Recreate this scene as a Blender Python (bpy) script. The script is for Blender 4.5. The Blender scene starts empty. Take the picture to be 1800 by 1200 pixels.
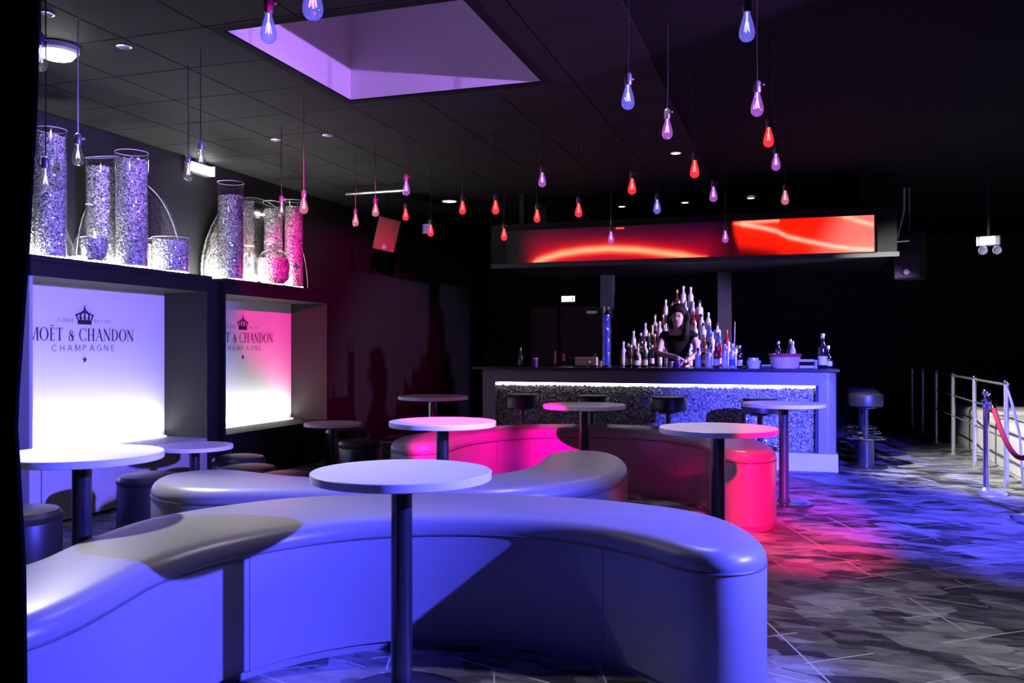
import bpy, bmesh, math, random
from mathutils import Vector, Matrix
random.seed(7)
S = bpy.context.scene
COL = S.collection
PI = math.pi
R = math.radians

# ------------------------------------------------------------------ camera
FPX, HC, YAW, VH = 1530.0, 1.30, R(18.1), 612.0
cd = bpy.data.cameras.new('camera'); cam = bpy.data.objects.new('camera', cd); COL.objects.link(cam)
cd.sensor_width = 36; cd.lens = FPX / 1800 * 36; cd.shift_y = (VH - 600) / 1800
cd.clip_start = 0.05; cd.clip_end = 100
cam.location = (0, 0, HC); cam.rotation_euler = (PI / 2, 0, YAW)
S.camera = cam
# ------------------------------------------------------------------ world and exposure
w = bpy.data.worlds.new('dark_room'); S.world = w; w.use_nodes = True
w.node_tree.nodes['Background'].inputs[0].default_value = (0.5, 0.5, 0.7, 1)
w.node_tree.nodes['Background'].inputs[1].default_value = 0.004
S.view_settings.view_transform = 'Standard'; S.view_settings.look = 'None'
S.view_settings.exposure = 0.45; S.view_settings.gamma = 1.0; S.view_settings.use_curve_mapping = False
try:
    S.cycles.max_bounces = 8; S.cycles.diffuse_bounces = 3; S.cycles.glossy_bounces = 3
    S.cycles.transparent_max_bounces = 16; S.cycles.sample_clamp_indirect = 4.0
    S.cycles.caustics_reflective = False; S.cycles.caustics_refractive = False
except Exception:
    pass
# ------------------------------------------------------------------ stage lights
def spot(name, loc, tgt, color, power, deg, blend=0.3, size=0.05):
    l = bpy.data.lights.new(name, 'SPOT'); l.energy = power; l.color = color
    l.spot_size = R(deg); l.spot_blend = blend; l.shadow_soft_size = size
    o = bpy.data.objects.new(name, l); COL.objects.link(o); o.location = loc
    o.rotation_euler = (Vector(tgt) - Vector(loc)).to_track_quat('-Z', 'Y').to_euler()
    return o
def area(name, loc, tgt, long_axis, color, power, length, width, spread=180):
    l = bpy.data.lights.new(name, 'AREA'); l.energy = power; l.color = color
    l.shape = 'RECTANGLE'; l.size = length; l.size_y = width; l.spread = R(spread)
    o = bpy.data.objects.new(name, l); COL.objects.link(o); o.location = loc
    z = -(Vector(tgt) - Vector(loc)).normalized(); x = Vector(long_axis); x = (x - z * x.dot(z)).normalized(); y = z.cross(x)
    o.rotation_euler = Matrix((x, y, z)).transposed().to_euler()
    return o
BLUE = (0.072, 0.07, 1.0); VIOLET = (0.40, 0.24, 1.0); RED = (1.0, 0.0, 0.13); WHITE = (1.0, 0.98, 0.95)
spot('stage_spot_blue', (2.6, 3.5, 2.1), (-1.9, 3.1, 0.70), BLUE, 3900, 56, 1.0, 0.03)
spot('blue_wall_fill', (2.6, 3.6, 2.2), (-5.6, 5.4, 1.35), (0.22, 0.16, 1.0), 3000, 34, 0.7, 0.03)  # extra blue spot added to keep the first sign panel bright
spot('stage_spot_blue_bar', (3.5, -0.4, 2.75), (0.35, 9.5, 0.0), BLUE, 26000, 21, 0.9, 0.04)
spot('violet_well_fill', (2.6, 3.5, 2.5), (-2.9, 5.5, 3.5), (0.5, 0.22, 1.0), 1300, 26, 0.5, 0.03)  # extra violet spot added to boost the inside of the well
spot('stage_spot_red', (1.0, 0.8, 2.3), (-0.05, 6.5, 0.15), RED, 7500, 15, 0.9, 0.04)
spot('stage_spot_magenta', (-1.2, 1.2, 2.9), (-2.5, 7.4, 0.2), (1.0, 0.0, 0.36), 9000, 13, 0.4, 0.03)
spot('stage_spot_magenta_wall', (-0.3, 0.8, 2.9), (-5.6, 10.0, 1.55), (1.0, 0.0, 0.40), 5200, 16, 0.5, 0.03)
spot('stage_spot_white', (1.6, 3.3, 3.15), (1.5, 3.3, 0.0), (0.92, 1.0, 0.96), 150, 80, 0.9, 0.1)
spot('stage_spot_white_booth', (-0.2, 8.6, 3.1), (2.6, 10.2, 0.3), WHITE, 1000, 62, 0.7, 0.05)
spot('twin_lamp_beam', (1.78, 9.92, 2.2), (-1.0, 10.95, 1.35), (0.62, 0.42, 1.0), 1100, 48, 0.6, 0.04)
spot('table_fill_spot', (-1.0, 5.0, 3.15), (-1.4, 4.6, 0.8), (0.74, 0.64, 1.0), 135, 105, 0.8, 0.08)  # unseen overhead spot added to whiten the tabletops
spot('ceiling_spot_bar', (-1.1, 8.3, 3.15), (-0.6, 6.8, 0.8), (0.72, 0.62, 1.0), 75, 58, 0.8, 0.08)
spot('ceiling_spot_left', (-4.4, 4.3, 3.05), (-3.0, 2.8, 0.6), WHITE, 420, 62, 0.7, 0.08)

# ------------------------------------------------------------------ picture to place helpers (points on real planes)
FX, FY = -math.sin(YAW), math.cos(YAW)
RX, RY = math.cos(YAW), math.sin(YAW)
def ray(u): k = (u - 900) / FPX; return (FX + k * RX, FY + k * RY)
def at_d(u, v, d): r = ray(u); return Vector((r[0] * d, r[1] * d, HC - (v - VH) * d / FPX))
def on_z(u, v, z): return at_d(u, v, (HC - z) * FPX / (v - VH))
def on_x(u, v, X): return at_d(u, v, X / ray(u)[0])
def on_y(u, v, Y): return at_d(u, v, Y / ray(u)[1])

# ------------------------------------------------------------------ materials
MATS = {}
def mat(name, col, rough=0.5, metal=0.0, var=0.08, scale=30.0, bump=0.0, emit=None, estr=0.0, spec=0.5, coat=0.0):
    if name in MATS: return MATS[name]
    m = bpy.data.materials.new(name); m.use_nodes = True
    nt = m.node_tree; N = nt.nodes; L = nt.links; b = N['Principled BSDF']
    tc = N.new('ShaderNodeTexCoord'); nz = N.new('ShaderNodeTexNoise')
    nz.inputs['Scale'].default_value = scale; nz.inputs['Detail'].default_value = 4
    L.new(tc.outputs['Object'], nz.inputs['Vector'])
    mx = N.new('ShaderNodeMix'); mx.data_type = 'RGBA'
    mx.inputs['A'].default_value = tuple(c * (1 - var) for c in col) + (1,)
    mx.inputs['B'].default_value = tuple(min(1, c * (1 + var)) for c in col) + (1,)
    L.new(nz.outputs['Fac'], mx.inputs['Factor']); L.new(mx.outputs['Result'], b.inputs['Base Color'])
    b.inputs['Roughness'].default_value = rough; b.inputs['Metallic'].default_value = metal
    b.inputs['Specular IOR Level'].default_value = spec; b.inputs['Coat Weight'].default_value = coat
    if bump:
        bp = N.new('ShaderNodeBump'); bp.inputs['Strength'].default_value = bump; bp.inputs['Distance'].default_value = 0.01
        L.new(nz.outputs['Fac'], bp.inputs['Height']); L.new(bp.outputs['Normal'], b.inputs['Normal'])
    if emit:
        b.inputs['Emission Color'].default_value = tuple(emit) + (1,); b.inputs['Emission Strength'].default_value = estr
    MATS[name] = m; return m
def glassy(name, tint, gloss=0.12, trans=(1, 1, 1), emit=0.0):
    if name in MATS: return MATS[name]
    m = bpy.data.materials.new(name); m.use_nodes = True
    nt = m.node_tree; N = nt.nodes; L = nt.links; N.remove(N['Principled BSDF']); out = N['Material Output']
    tr = N.new('ShaderNodeBsdfTransparent'); tr.inputs[0].default_value = tuple(trans) + (1,)
    gl = N.new('ShaderNodeBsdfGlossy'); gl.inputs['Color'].default_value = tuple(tint) + (1,); gl.inputs['Roughness'].default_value = gloss
    lw = N.new('ShaderNodeLayerWeight'); lw.inputs['Blend'].default_value = 0.28
    mr = N.new('ShaderNodeMapRange'); mr.inputs['To Min'].default_value = 0.07; mr.inputs['To Max'].default_value = 0.9
    L.new(lw.outputs['Facing'], mr.inputs['Value'])
    ms = N.new('ShaderNodeMixShader'); L.new(mr.outputs['Result'], ms.inputs[0]); L.new(tr.outputs[0], ms.inputs[1]); L.new(gl.outputs[0], ms.inputs[2])
    last = ms
    if emit:
        em = N.new('ShaderNodeEmission'); em.inputs[0].default_value = tuple(tint) + (1,); em.inputs[1].default_value = emit
        ad = N.new('ShaderNodeAddShader'); L.new(ms.outputs[0], ad.inputs[0]); L.new(em.outputs[0], ad.inputs[1]); last = ad
    L.new(last.outputs[0], out.inputs['Surface'])
    MATS[name] = m; return m
def emitter(name, col, s): return mat(name, (0.8, 0.8, 0.8), 0.5, emit=col, estr=s)

M_BLACK = mat('black_paint', (0.018, 0.018, 0.02), 0.6)
M_CEIL = mat('charcoal_ceiling_tile', (0.0125, 0.0125, 0.013), 0.8, var=0.15, scale=90, bump=0.1, spec=0.2)
M_CEILB = mat('black_ceiling', (0.009, 0.009, 0.0095), 0.85, spec=0.1)
M_WALL = mat('black_wall', (0.006, 0.006, 0.006), 0.7, var=0.2)
M_WELL = mat('white_plaster', (0.72, 0.70, 0.76), 0.8, scale=60, var=0.04)
M_UNIT = mat('black_lacquer', (0.012, 0.012, 0.0125), 0.7, var=0.2, spec=0.25)
M_GREYP = mat('grey_panel', (0.34, 0.34, 0.36), 0.5, var=0.15, scale=5)
M_WHITEP = mat('white_acrylic', (0.82, 0.82, 0.84), 0.35, var=0.02)
M_INK = mat('dark_ink', (0.012, 0.012, 0.03), 0.6)
M_LEATH = mat('silver_leather', (0.24, 0.24, 0.25), 0.34, var=0.12, scale=220, bump=0.06, coat=0.0)
M_SEAM = mat('dark_seam', (0.10, 0.10, 0.11), 0.5)
M_BLEATH = mat('black_leather', (0.012, 0.012, 0.013), 0.4, var=0.2, scale=150, bump=0.05)
M_WLEATH = mat('white_leather', (0.62, 0.60, 0.58), 0.45, var=0.06, scale=150, bump=0.05)
M_TOP = mat('white_laminate', (0.88, 0.87, 0.89), 0.32, var=0.03)
M_BMET = mat('black_metal', (0.02, 0.02, 0.022), 0.3, metal=0.0, coat=0.4)
M_CHROME = mat('chrome', (0.85, 0.85, 0.87), 0.12, metal=1.0, var=0.02)
M_STEEL = mat('brushed_steel', (0.75, 0.75, 0.78), 0.3, metal=0.8, var=0.04)
M_BAR = mat('bar_lacquer', (0.2, 0.2, 0.22), 0.38, var=0.05)
M_BARTOP = mat('black_bar_top', (0.03, 0.03, 0.035), 0.25)
M_PLINTH = mat('pale_plinth', (0.62, 0.62, 0.66), 0.45)
M_GLASS = glassy('clear_glass', (1, 1, 1), 0.05)
M_ICE = None
M_LEDW = emitter('white_led', (1.0, 0.98, 0.94), 4.0)
M_LEDSH = emitter('glowing_shelf_plate', (1.0, 0.98, 0.95), 22.0)

def crystal(name, bright=0.6, scale=70):
    m = bpy.data.materials.new(name); m.use_nodes = True
    nt = m.node_tree; N = nt.nodes; L = nt.links; b = N['Principled BSDF']
    tc = N.new('ShaderNodeTexCoord'); vo = N.new('ShaderNodeTexVoronoi'); vo.inputs['Scale'].default_value = scale
    L.new(tc.outputs['Object'], vo.inputs['Vector'])
    cr = N.new('ShaderNodeValToRGB'); cr.color_ramp.elements[0].color = (bright * 0.12,) * 3 + (1,); cr.color_ramp.elements[0].position = .25; cr.color_ramp.elements[1].position = .75; cr.color_ramp.elements[1].color = (min(1, bright * 1.5),) * 3 + (1,)  # dark-to-bright ramp per cell puts the glitter into the chip colour
    L.new(vo.outputs['Color'], cr.inputs[0]); L.new(cr.outputs[0], b.inputs['Base Color'])
    b.inputs['Roughness'].default_value = 0.18; b.inputs['Specular IOR Level'].default_value = 0.9
    return m
M_ICE = crystal('crushed_glass', 0.6, 120)
M_CRYS = crystal('crystal_chips', 0.42, 100)

# ------------------------------------------------------------------ mesh builder
class MB:
    def __init__(s): s.bm = bmesh.new()
    def box(s, c, size, rz=0.0, bev=0.0):
        r = bmesh.ops.create_cube(s.bm, size=1.0)
        mtx = Matrix.Translation(Vector(c)) @ Matrix.Rotation(rz, 4, 'Z') @ Matrix.Diagonal((size[0], size[1], size[2], 1))
        bmesh.ops.transform(s.bm, matrix=mtx, verts=r['verts'])
        if bev:
            es = list({e for v in r['verts'] for e in v.link_edges})
            bmesh.ops.bevel(s.bm, geom=es, offset=bev, segments=2, affect='EDGES', profile=0.6)
        return s
    def bx(s, x0, x1, y0, y1, z0, z1, bev=0.0):
        return s.box(((x0 + x1) / 2, (y0 + y1) / 2, (z0 + z1) / 2), (x1 - x0, y1 - y0, z1 - z0), 0, bev)
    def lathe(s, prof, seg=24, c=(0, 0, 0), mtx=None, cap0=True, cap1=True):
        rings = []
        for r, z in prof:
            if r < 1e-6: rings.append([s.bm.verts.new((c[0], c[1], c[2] + z))])
            else: rings.append([s.bm.verts.new((c[0] + r * math.cos(2 * PI * i / seg), c[1] + r * math.sin(2 * PI * i / seg), c[2] + z)) for i in range(seg)])
        for a, b in zip(rings, rings[1:]):
            for i in range(seg):
                j = (i + 1) % seg
                vs = [a[i % len(a)], a[j % len(a)], b[j % len(b)], b[i % len(b)]]
                u = []
                for v in vs:
                    if v not in u: u.append(v)
                if len(u) > 2:
                    try: s.bm.faces.new(u)
                    except ValueError: pass
        if cap0 and len(rings[0]) > 2: s.bm.faces.new(list(reversed(rings[0])))
        if cap1 and len(rings[-1]) > 2: s.bm.faces.new(rings[-1])
        if mtx is not None: bmesh.ops.transform(s.bm, matrix=mtx, verts=[v for g in rings for v in g])
        return s
    def tube(s, pts, r, seg=8, closed=False):
        pts = [Vector(p) for p in pts]; n = len(pts); rings = []
        for i, p in enumerate(pts):
            a = pts[i - 1] if (i > 0 or closed) else p
            b = pts[(i + 1) % n] if (i < n - 1 or closed) else p
            t = (b - a).normalized()
            up = Vector((0, 0, 1)) if abs(t.z) < 0.95 else Vector((1, 0, 0))
            x = t.cross(up).normalized(); y = x.cross(t)
            rr = r[i] if isinstance(r, (list, tuple)) else r
            rings.append([s.bm.verts.new(p + x * rr * math.cos(2 * PI * k / seg) + y * rr * math.sin(2 * PI * k / seg)) for k in range(seg)])
        m = n if closed else n - 1
        for i in range(m):
            a, b = rings[i], rings[(i + 1) % n]
            for k in range(seg): s.bm.faces.new([a[k], a[(k + 1) % seg], b[(k + 1) % seg], b[k]])
        if not closed: s.bm.faces.new(list(reversed(rings[0]))); s.bm.faces.new(rings[-1])
        return s
    def ball(s, c, r, sc=(1, 1, 1), seg=14):
        q = bmesh.ops.create_uvsphere(s.bm, u_segments=seg, v_segments=max(6, seg // 2 + 1), radius=1)
        bmesh.ops.transform(s.bm, matrix=Matrix.Translation(Vector(c)) @ Matrix.Diagonal((r * sc[0], r * sc[1], r * sc[2], 1)), verts=q['verts'])
        return s
    def quad(s, pts): s.bm.faces.new([s.bm.verts.new(p) for p in pts]); return s
    def mesh(s, name, m, smooth=False, angle=35):
        bmesh.ops.recalc_face_normals(s.bm, faces=s.bm.faces[:])
        me = bpy.data.meshes.new(name); s.bm.to_mesh(me); s.bm.free()
        me.materials.append(m)
        if smooth:
            for p in me.polygons: p.use_smooth = True
            try: me.set_sharp_from_angle(angle=R(angle))
            except Exception: pass
        return me
    def build(s, name, m, parent=None, smooth=False, world=False, angle=35):
        if world and parent is not None:
            off = Vector((0, 0, 0)); q = parent
            while q is not None: off += Vector(q.location); q = q.parent
            bmesh.ops.translate(s.bm, verts=s.bm.verts[:], vec=-off)
        return put(name, s.mesh(name, m, smooth, angle), parent)
def put(name, me, parent=None, loc=None):
    o = bpy.data.objects.new(name, me); COL.objects.link(o)
    if parent is not None: o.parent = parent
    if loc is not None: o.location = loc
    return o
def tag(o, label, cat, group=None):
    o['label'] = label; o['category'] = cat
    if group: o['group'] = group
    return o
def thing(name, loc, label, cat, group=None, rz=0.0):
    o = bpy.data.objects.new(name, None); COL.objects.link(o); o.empty_display_size = 0.1
    o.location = loc; o.rotation_euler = (0, 0, rz); return tag(o, label, cat, group)
def struct(o): o['kind'] = 'structure'; return o
def stuff(o): o['kind'] = 'stuff'; return o
def copy_tree(src, loc, label=None, parent=None):
    c = src.copy(); COL.objects.link(c); c.parent = parent
    if loc is not None: c.location = loc
    if label: c['label'] = label
    for ch in src.children: copy_tree(ch, None, None, c)
    return c
ORD = ['first', 'second', 'third', 'fourth', 'fifth', 'sixth', 'seventh', 'eighth', 'ninth', 'tenth', 'eleventh', 'twelfth', 'thirteenth', 'fourteenth', 'fifteenth', 'sixteenth']

# ================================================================== ROOM
XL, XR, YB, YF, ZC = -5.75, 4.6, 16.0, -3.0, 3.2
def carpet():
    m = bpy.data.materials.new('patterned_carpet'); m.use_nodes = True
    nt = m.node_tree; N = nt.nodes; L = nt.links; b = N['Principled BSDF']
    tc = N.new('ShaderNodeTexCoord'); mp = N.new('ShaderNodeMapping'); L.new(tc.outputs['Object'], mp.inputs['Vector'])
    mp.inputs['Rotation'].default_value = (0, 0, R(28)); mp.inputs['Scale'].default_value = (1.0, 1.7, 1.0)
    def vor(scale, feat, metric='MANHATTAN'):
        v = N.new('ShaderNodeTexVoronoi'); v.inputs['Scale'].default_value = scale; v.feature = feat; v.voronoi_dimensions = '2D'
        if feat != 'DISTANCE_TO_EDGE': v.distance = metric
        v.inputs['Randomness'].default_value = 0.85
        L.new(mp.outputs[0], v.inputs['Vector']); return v
    v1 = vor(2.9, 'F1'); v2 = vor(6.0, 'F1')
    nz = N.new('ShaderNodeTexNoise'); nz.inputs['Scale'].default_value = 5; nz.inputs['Detail'].default_value = 6
    mp2 = N.new('ShaderNodeMapping'); mp2.inputs['Scale'].default_value = (1, 3.2, 1); mp2.inputs['Rotation'].default_value = (0, 0, R(62))
    L.new(tc.outputs['Object'], mp2.inputs['Vector']); L.new(mp2.outputs[0], nz.inputs['Vector'])
    fi = N.new('ShaderNodeTexNoise'); fi.inputs['Scale'].default_value = 260; L.new(tc.outputs['Object'], fi.inputs['Vector'])
    def math_(op, a, c):
        q = N.new('ShaderNodeMath'); q.operation = op
        for i, x in enumerate((a, c)):
            if isinstance(x, (int, float)): q.inputs[i].default_value = x
            else: L.new(x, q.inputs[i])
        return q.outputs[0]
    s1 = N.new('ShaderNodeSeparateColor'); L.new(v1.outputs['Color'], s1.inputs[0])
    s2 = N.new('ShaderNodeSeparateColor'); L.new(v2.outputs['Color'], s2.inputs[0])
    t = math_('ADD', math_('MULTIPLY', s1.outputs[0], 0.55), math_('MULTIPLY', s2.outputs[1], 0.40))
    t = math_('ADD', t, math_('MULTIPLY', math_('SUBTRACT', nz.outputs['Fac'], 0.5), 0.75))
    t = math_('ADD', t, math_('MULTIPLY', math_('SUBTRACT', fi.outputs['Fac'], 0.5), 0.35))
    cr = N.new('ShaderNodeValToRGB'); L.new(t, cr.inputs[0])
    e = cr.color_ramp.elements; e[0].position = 0.22; e[0].color = (0.025, 0.025, 0.027, 1); e[1].position = 0.85; e[1].color = (0.33, 0.33, 0.34, 1)
    # thin pale lines of zigzag: two slanted families, switched on and off by cell
    def lines(rot, sc, off, jig):
        mm = N.new('ShaderNodeMapping'); mm.inputs['Rotation'].default_value = (0, 0, R(rot)); L.new(tc.outputs['Object'], mm.inputs['Vector'])
        sp = N.new('ShaderNodeSeparateXYZ'); L.new(mm.outputs[0], sp.inputs[0])
        q = math_('FRACT', math_('ADD', math_('MULTIPLY', sp.outputs[1], sc), off), 0)
        d = math_('ABSOLUTE', math_('SUBTRACT', q, 0.5), 0)
        ln = math_('LESS_THAN', d, 0.004 * sc)
        wn = N.new('ShaderNodeTexVoronoi'); wn.inputs['Scale'].default_value = jig; wn.voronoi_dimensions = '2D'; wn.distance = 'MANHATTAN'
        L.new(mm.outputs[0], wn.inputs['Vector'])
        sc2 = N.new('ShaderNodeSeparateColor'); L.new(wn.outputs['Color'], sc2.inputs[0])
        return math_('MULTIPLY', ln, math_('GREATER_THAN', sc2.outputs[2], 0.45))
    ln = math_('MAXIMUM', lines(18, 3.3, 0.2, 3.1), math_('MAXIMUM', lines(-38, 3.0, 0.6, 2.9), lines(70, 2.3, 0.4, 3.3)))
    mx = N.new('ShaderNodeMix'); mx.data_type = 'RGBA'; L.new(ln, mx.inputs['Factor']); L.new(cr.outputs[0], mx.inputs['A'])
    mx.inputs['B'].default_value = (0.50, 0.50, 0.51, 1)
    L.new(mx.outputs['Result'], b.inputs['Base Color']); b.inputs['Roughness'].default_value = 0.55
    b.inputs['Specular IOR Level'].default_value = 0.35
    bp = N.new('ShaderNodeBump'); bp.inputs['Strength'].default_value = 0.25; bp.inputs['Distance'].default_value = 0.004
    L.new(fi.outputs['Fac'], bp.inputs['Height']); L.new(bp.outputs[0], b.inputs['Normal'])
    return m
struct(MB().bx(XL, XR, YF, YB, -0.1, 0).build('floor', carpet()))
struct(MB().bx(XL - 0.15, XL, YF, YB, 0, ZC).build('wall_left', M_WALL))
struct(MB().bx(XR, XR + 0.15, YF, YB, 0, ZC).build('wall_right', M_BLACK))
struct(MB().bx(XL, XR, YB, YB + 0.15, 0, ZC).build('wall_back', M_WALL))
struct(MB().bx(XL, XR, YF - 0.15, YF, 0, ZC).build('wall_front', M_BLACK))
# ceiling with a square opening for the light well
SX0, SX1, SY0, SY1 = -3.24, -1.72, 4.40, 5.94
c = MB()
c.bx(XL, SX0 - .05, YF, YB, ZC, ZC + 0.12); c.bx(SX1 + .05, XR, YF, YB, ZC, ZC + 0.12)
c.bx(SX0 - .05, SX1 + .05, YF, SY0 - .05, ZC, ZC + 0.12); c.bx(SX0 - .05, SX1 + .05, SY1 + .05, YB, ZC, ZC + 0.12)
ceil = struct(c.build('ceiling', M_CEILB))
well = MB(); t_ = 0.05; h_ = 1.5
well.bx(SX0 - t_, SX0, SY0 - t_, SY1 + t_, ZC, ZC + h_); well.bx(SX1, SX1 + t_, SY0 - t_, SY1 + t_, ZC, ZC + h_)
well.bx(SX0, SX1, SY0 - t_, SY0, ZC, ZC + h_); well.bx(SX0, SX1, SY1, SY1 + t_, ZC, ZC + h_)
well.bx(SX0 - t_, SX1 + t_, SY0 - t_, SY1 + t_, ZC + h_, ZC + h_ + 0.05)
well.build('skylight_well', M_WELL, ceil)
k_ = MB(); k_.bx(SX0 - .07, SX0 - .002, SY0 - .07, SY1 + .07, ZC - .013, ZC); k_.bx(SX1 + .002, SX1 + .07, SY0 - .07, SY1 + .07, ZC - .013, ZC); k_.bx(SX0, SX1, SY0 - .07, SY0 - .002, ZC - .013, ZC); k_.bx(SX0, SX1, SY1 + .002, SY1 + .07, ZC - .013, ZC)
k_.build('well_trim', M_CEILB, ceil)
# ceiling tiles over the lit side of the room
tile_me = MB().bx(-0.296, 0.296, -0.296, 0.296, -0.012, 0, 0.003).mesh('tile', M_CEIL)
for i in range(8):
    for j in range(17):
        x = -5.4 + 0.6 * i; y = 1.6 + 0.6 * j
        if x + 0.3 > SX0 - 0.06 and x - 0.3 < SX1 + 0.06 and y + 0.3 > SY0 - 0.06 and y - 0.3 < SY1 + 0.06:
            x0, x1 = x - .296, x + .296; y0, y1 = y - .296, y + .296
            a0, a1, b0, b1 = SX0 - .07, SX1 + .07, SY0 - .07, SY1 + .07
            # cut the tile back to the opening
            for q0, q1, r0, r1 in ((x0, min(x1, a0), y0, y1), (max(x0, a1), x1, y0, y1), (max(x0, a0), min(x1, a1), y0, min(y1, b0)), (max(x0, a0), min(x1, a1), max(y0, b1), y1)):
                if q1 - q0 > .02 and r1 - r0 > .02: MB().bx(q0, q1, r0, r1, ZC - 0.012, ZC).build('tile', M_CEIL, ceil)
            continue
        put('tile', tile_me, ceil, (x, y, ZC))
# pale wall panel beside the first niche
struct(MB().bx(XL, -5.70, 3.3, 4.825, 0, 1.95).build('trim_1', M_GREYP))

# ================================================================== DISPLAY NICHES WITH LIT SIGNS
XF, XB = -5.20, -5.68
ZL, ZS = 0.47, 1.97     # ledge and shelf heights
# --- flat lettering made of thin strokes
class Ink:
    def __init__(s): s.polys = []
    def poly(s, p): s.polys.append(p)
    def rect(s, x0, y0, x1, y1): s.poly([(x0, y0), (x1, y0), (x1, y1), (x0, y1)])
    def line(s, pts, w):
        for (x0, y0), (x1, y1) in zip(pts, pts[1:]):
            dx, dy = x1 - x0, y1 - y0; l = math.hypot(dx, dy) or 1; nx, ny = -dy / l * w / 2, dx / l * w / 2
            s.poly([(x0 - nx, y0 - ny), (x1 - nx, y1 - ny), (x1 + nx, y1 + ny), (x0 + nx, y0 + ny)])
    def ring(s, cx, cy, rx, ry, ix, iy, a0=0, a1=360, n=24, ox=0.0):
        for k in range(n):
            a = R(a0 + (a1 - a0) * k / n); b = R(a0 + (a1 - a0) * (k + 1) / n)
            s.poly([(cx + rx * math.cos(a), cy + ry * math.sin(a)), (cx + rx * math.cos(b), cy + ry * math.sin(b)),
                    (cx + ox + ix * math.cos(b), cy + iy * math.sin(b)), (cx + ox + ix * math.cos(a), cy + iy * math.sin(a))])
def serif_glyph(ch):
    g = Ink(); T, t = 0.15, 0.05
    def sf(x, y, w=0.30): g.rect(x - w / 2, y - 0.02, x + w / 2, y + 0.02)
    if ch in 'OÖ': g.ring(0.46, 0.5, 0.46, 0.52, 0.30, 0.48); return g, 0.94
    if ch == 'M':
        g.line([(0.14, 0.02), (0.17, 0.98)], t); g.line([(0.19, 0.98), (0.52, 0.04)], T); g.line([(0.53, 0.04), (0.86, 0.98)], t); g.line([(0.92, 0.98), (0.95, 0.02)], T)
        sf(0.14, 0.02, 0.26); sf(0.95, 0.02, 0.3); sf(0.12, 0.98, 0.22); sf(0.95, 0.98, 0.24); return g, 1.10
    if ch in 'EË':
        g.rect(0.12, 0, 0.12 + T, 1); g.rect(0.02, 0, 0.58, 0.045); g.rect(0.02, 0.955, 0.55, 1); g.rect(0.2, 0.49, 0.46, 0.53)
        g.rect(0.54, 0, 0.58, 0.2); g.rect(0.51, 0.8, 0.55, 1); g.rect(0.44, 0.42, 0.475, 0.6)
        if ch == 'Ë': g.ring(0.2, 1.16, 0.06, 0.06, 0, 0, n=10); g.ring(0.42, 1.16, 0.06, 0.06, 0, 0, n=10)
        return g, 0.66
    if ch == 'T':
        g.rect(0.30, 0, 0.30 + T, 1); sf(0.375, 0.02, 0.34); g.rect(0.02, 0.955, 0.73, 1); g.rect(0.02, 0.78, 0.055, 1); g.rect(0.695, 0.78, 0.73, 1); return g, 0.78
    if ch == '&':
        g.ring(0.34, 0.22, 0.26, 0.25, 0.16, 0.19); g.ring(0.36, 0.62, 0.18, 0.2, 0.10, 0.16); g.line([(0.22, 0.66), (0.62, 0.02)], 0.11); g.line([(0.52, 0.08), (0.64, 0.4)], 0.05); sf(0.64, 0.42, 0.16); return g, 0.76
    if ch == 'C':
        g.ring(0.46, 0.5, 0.46, 0.52, 0.32, 0.48, 45, 315, 24); g.rect(0.76, 0.66, 0.80, 0.96); g.rect(0.76, 0.06, 0.80, 0.24); return g, 0.86
    if ch == 'H':
        g.rect(0.10, 0, 0.10 + T, 1); g.rect(0.62, 0, 0.62 + T, 1); g.rect(0.2, 0.48, 0.65, 0.525)
        for x in (0.175, 0.695): sf(x, 0.02, 0.3); sf(x, 0.98, 0.3)
        return g, 0.90
    if ch == 'A':
        g.line([(0.10, 0.02), (0.42, 0.98)], t); g.line([(0.42, 1.0), (0.76, 0.02)], T); g.rect(0.2, 0.31, 0.6, 0.355); sf(0.10, 0.02, 0.22); sf(0.77, 0.02, 0.28); return g, 0.88
    if ch == 'N':
        g.rect(0.12, 0, 0.12 + t, 1); g.line([(0.12, 0.96), (0.74, 0.04)], T); g.rect(0.72, 0, 0.72 + t, 1); sf(0.14, 0.02, 0.24); sf(0.08, 0.98, 0.2); sf(0.745, 0.98, 0.24); return g, 0.90
    if ch == 'D':
        g.rect(0.10, 0, 0.10 + T, 1); g.ring(0.30, 0.5, 0.52, 0.5, 0.36, 0.455, -90, 90); g.rect(0.02, 0, 0.31, 0.045); g.rect(0.02, 0.955, 0.31, 1); return g, 0.90
    return g, 0.38
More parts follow.
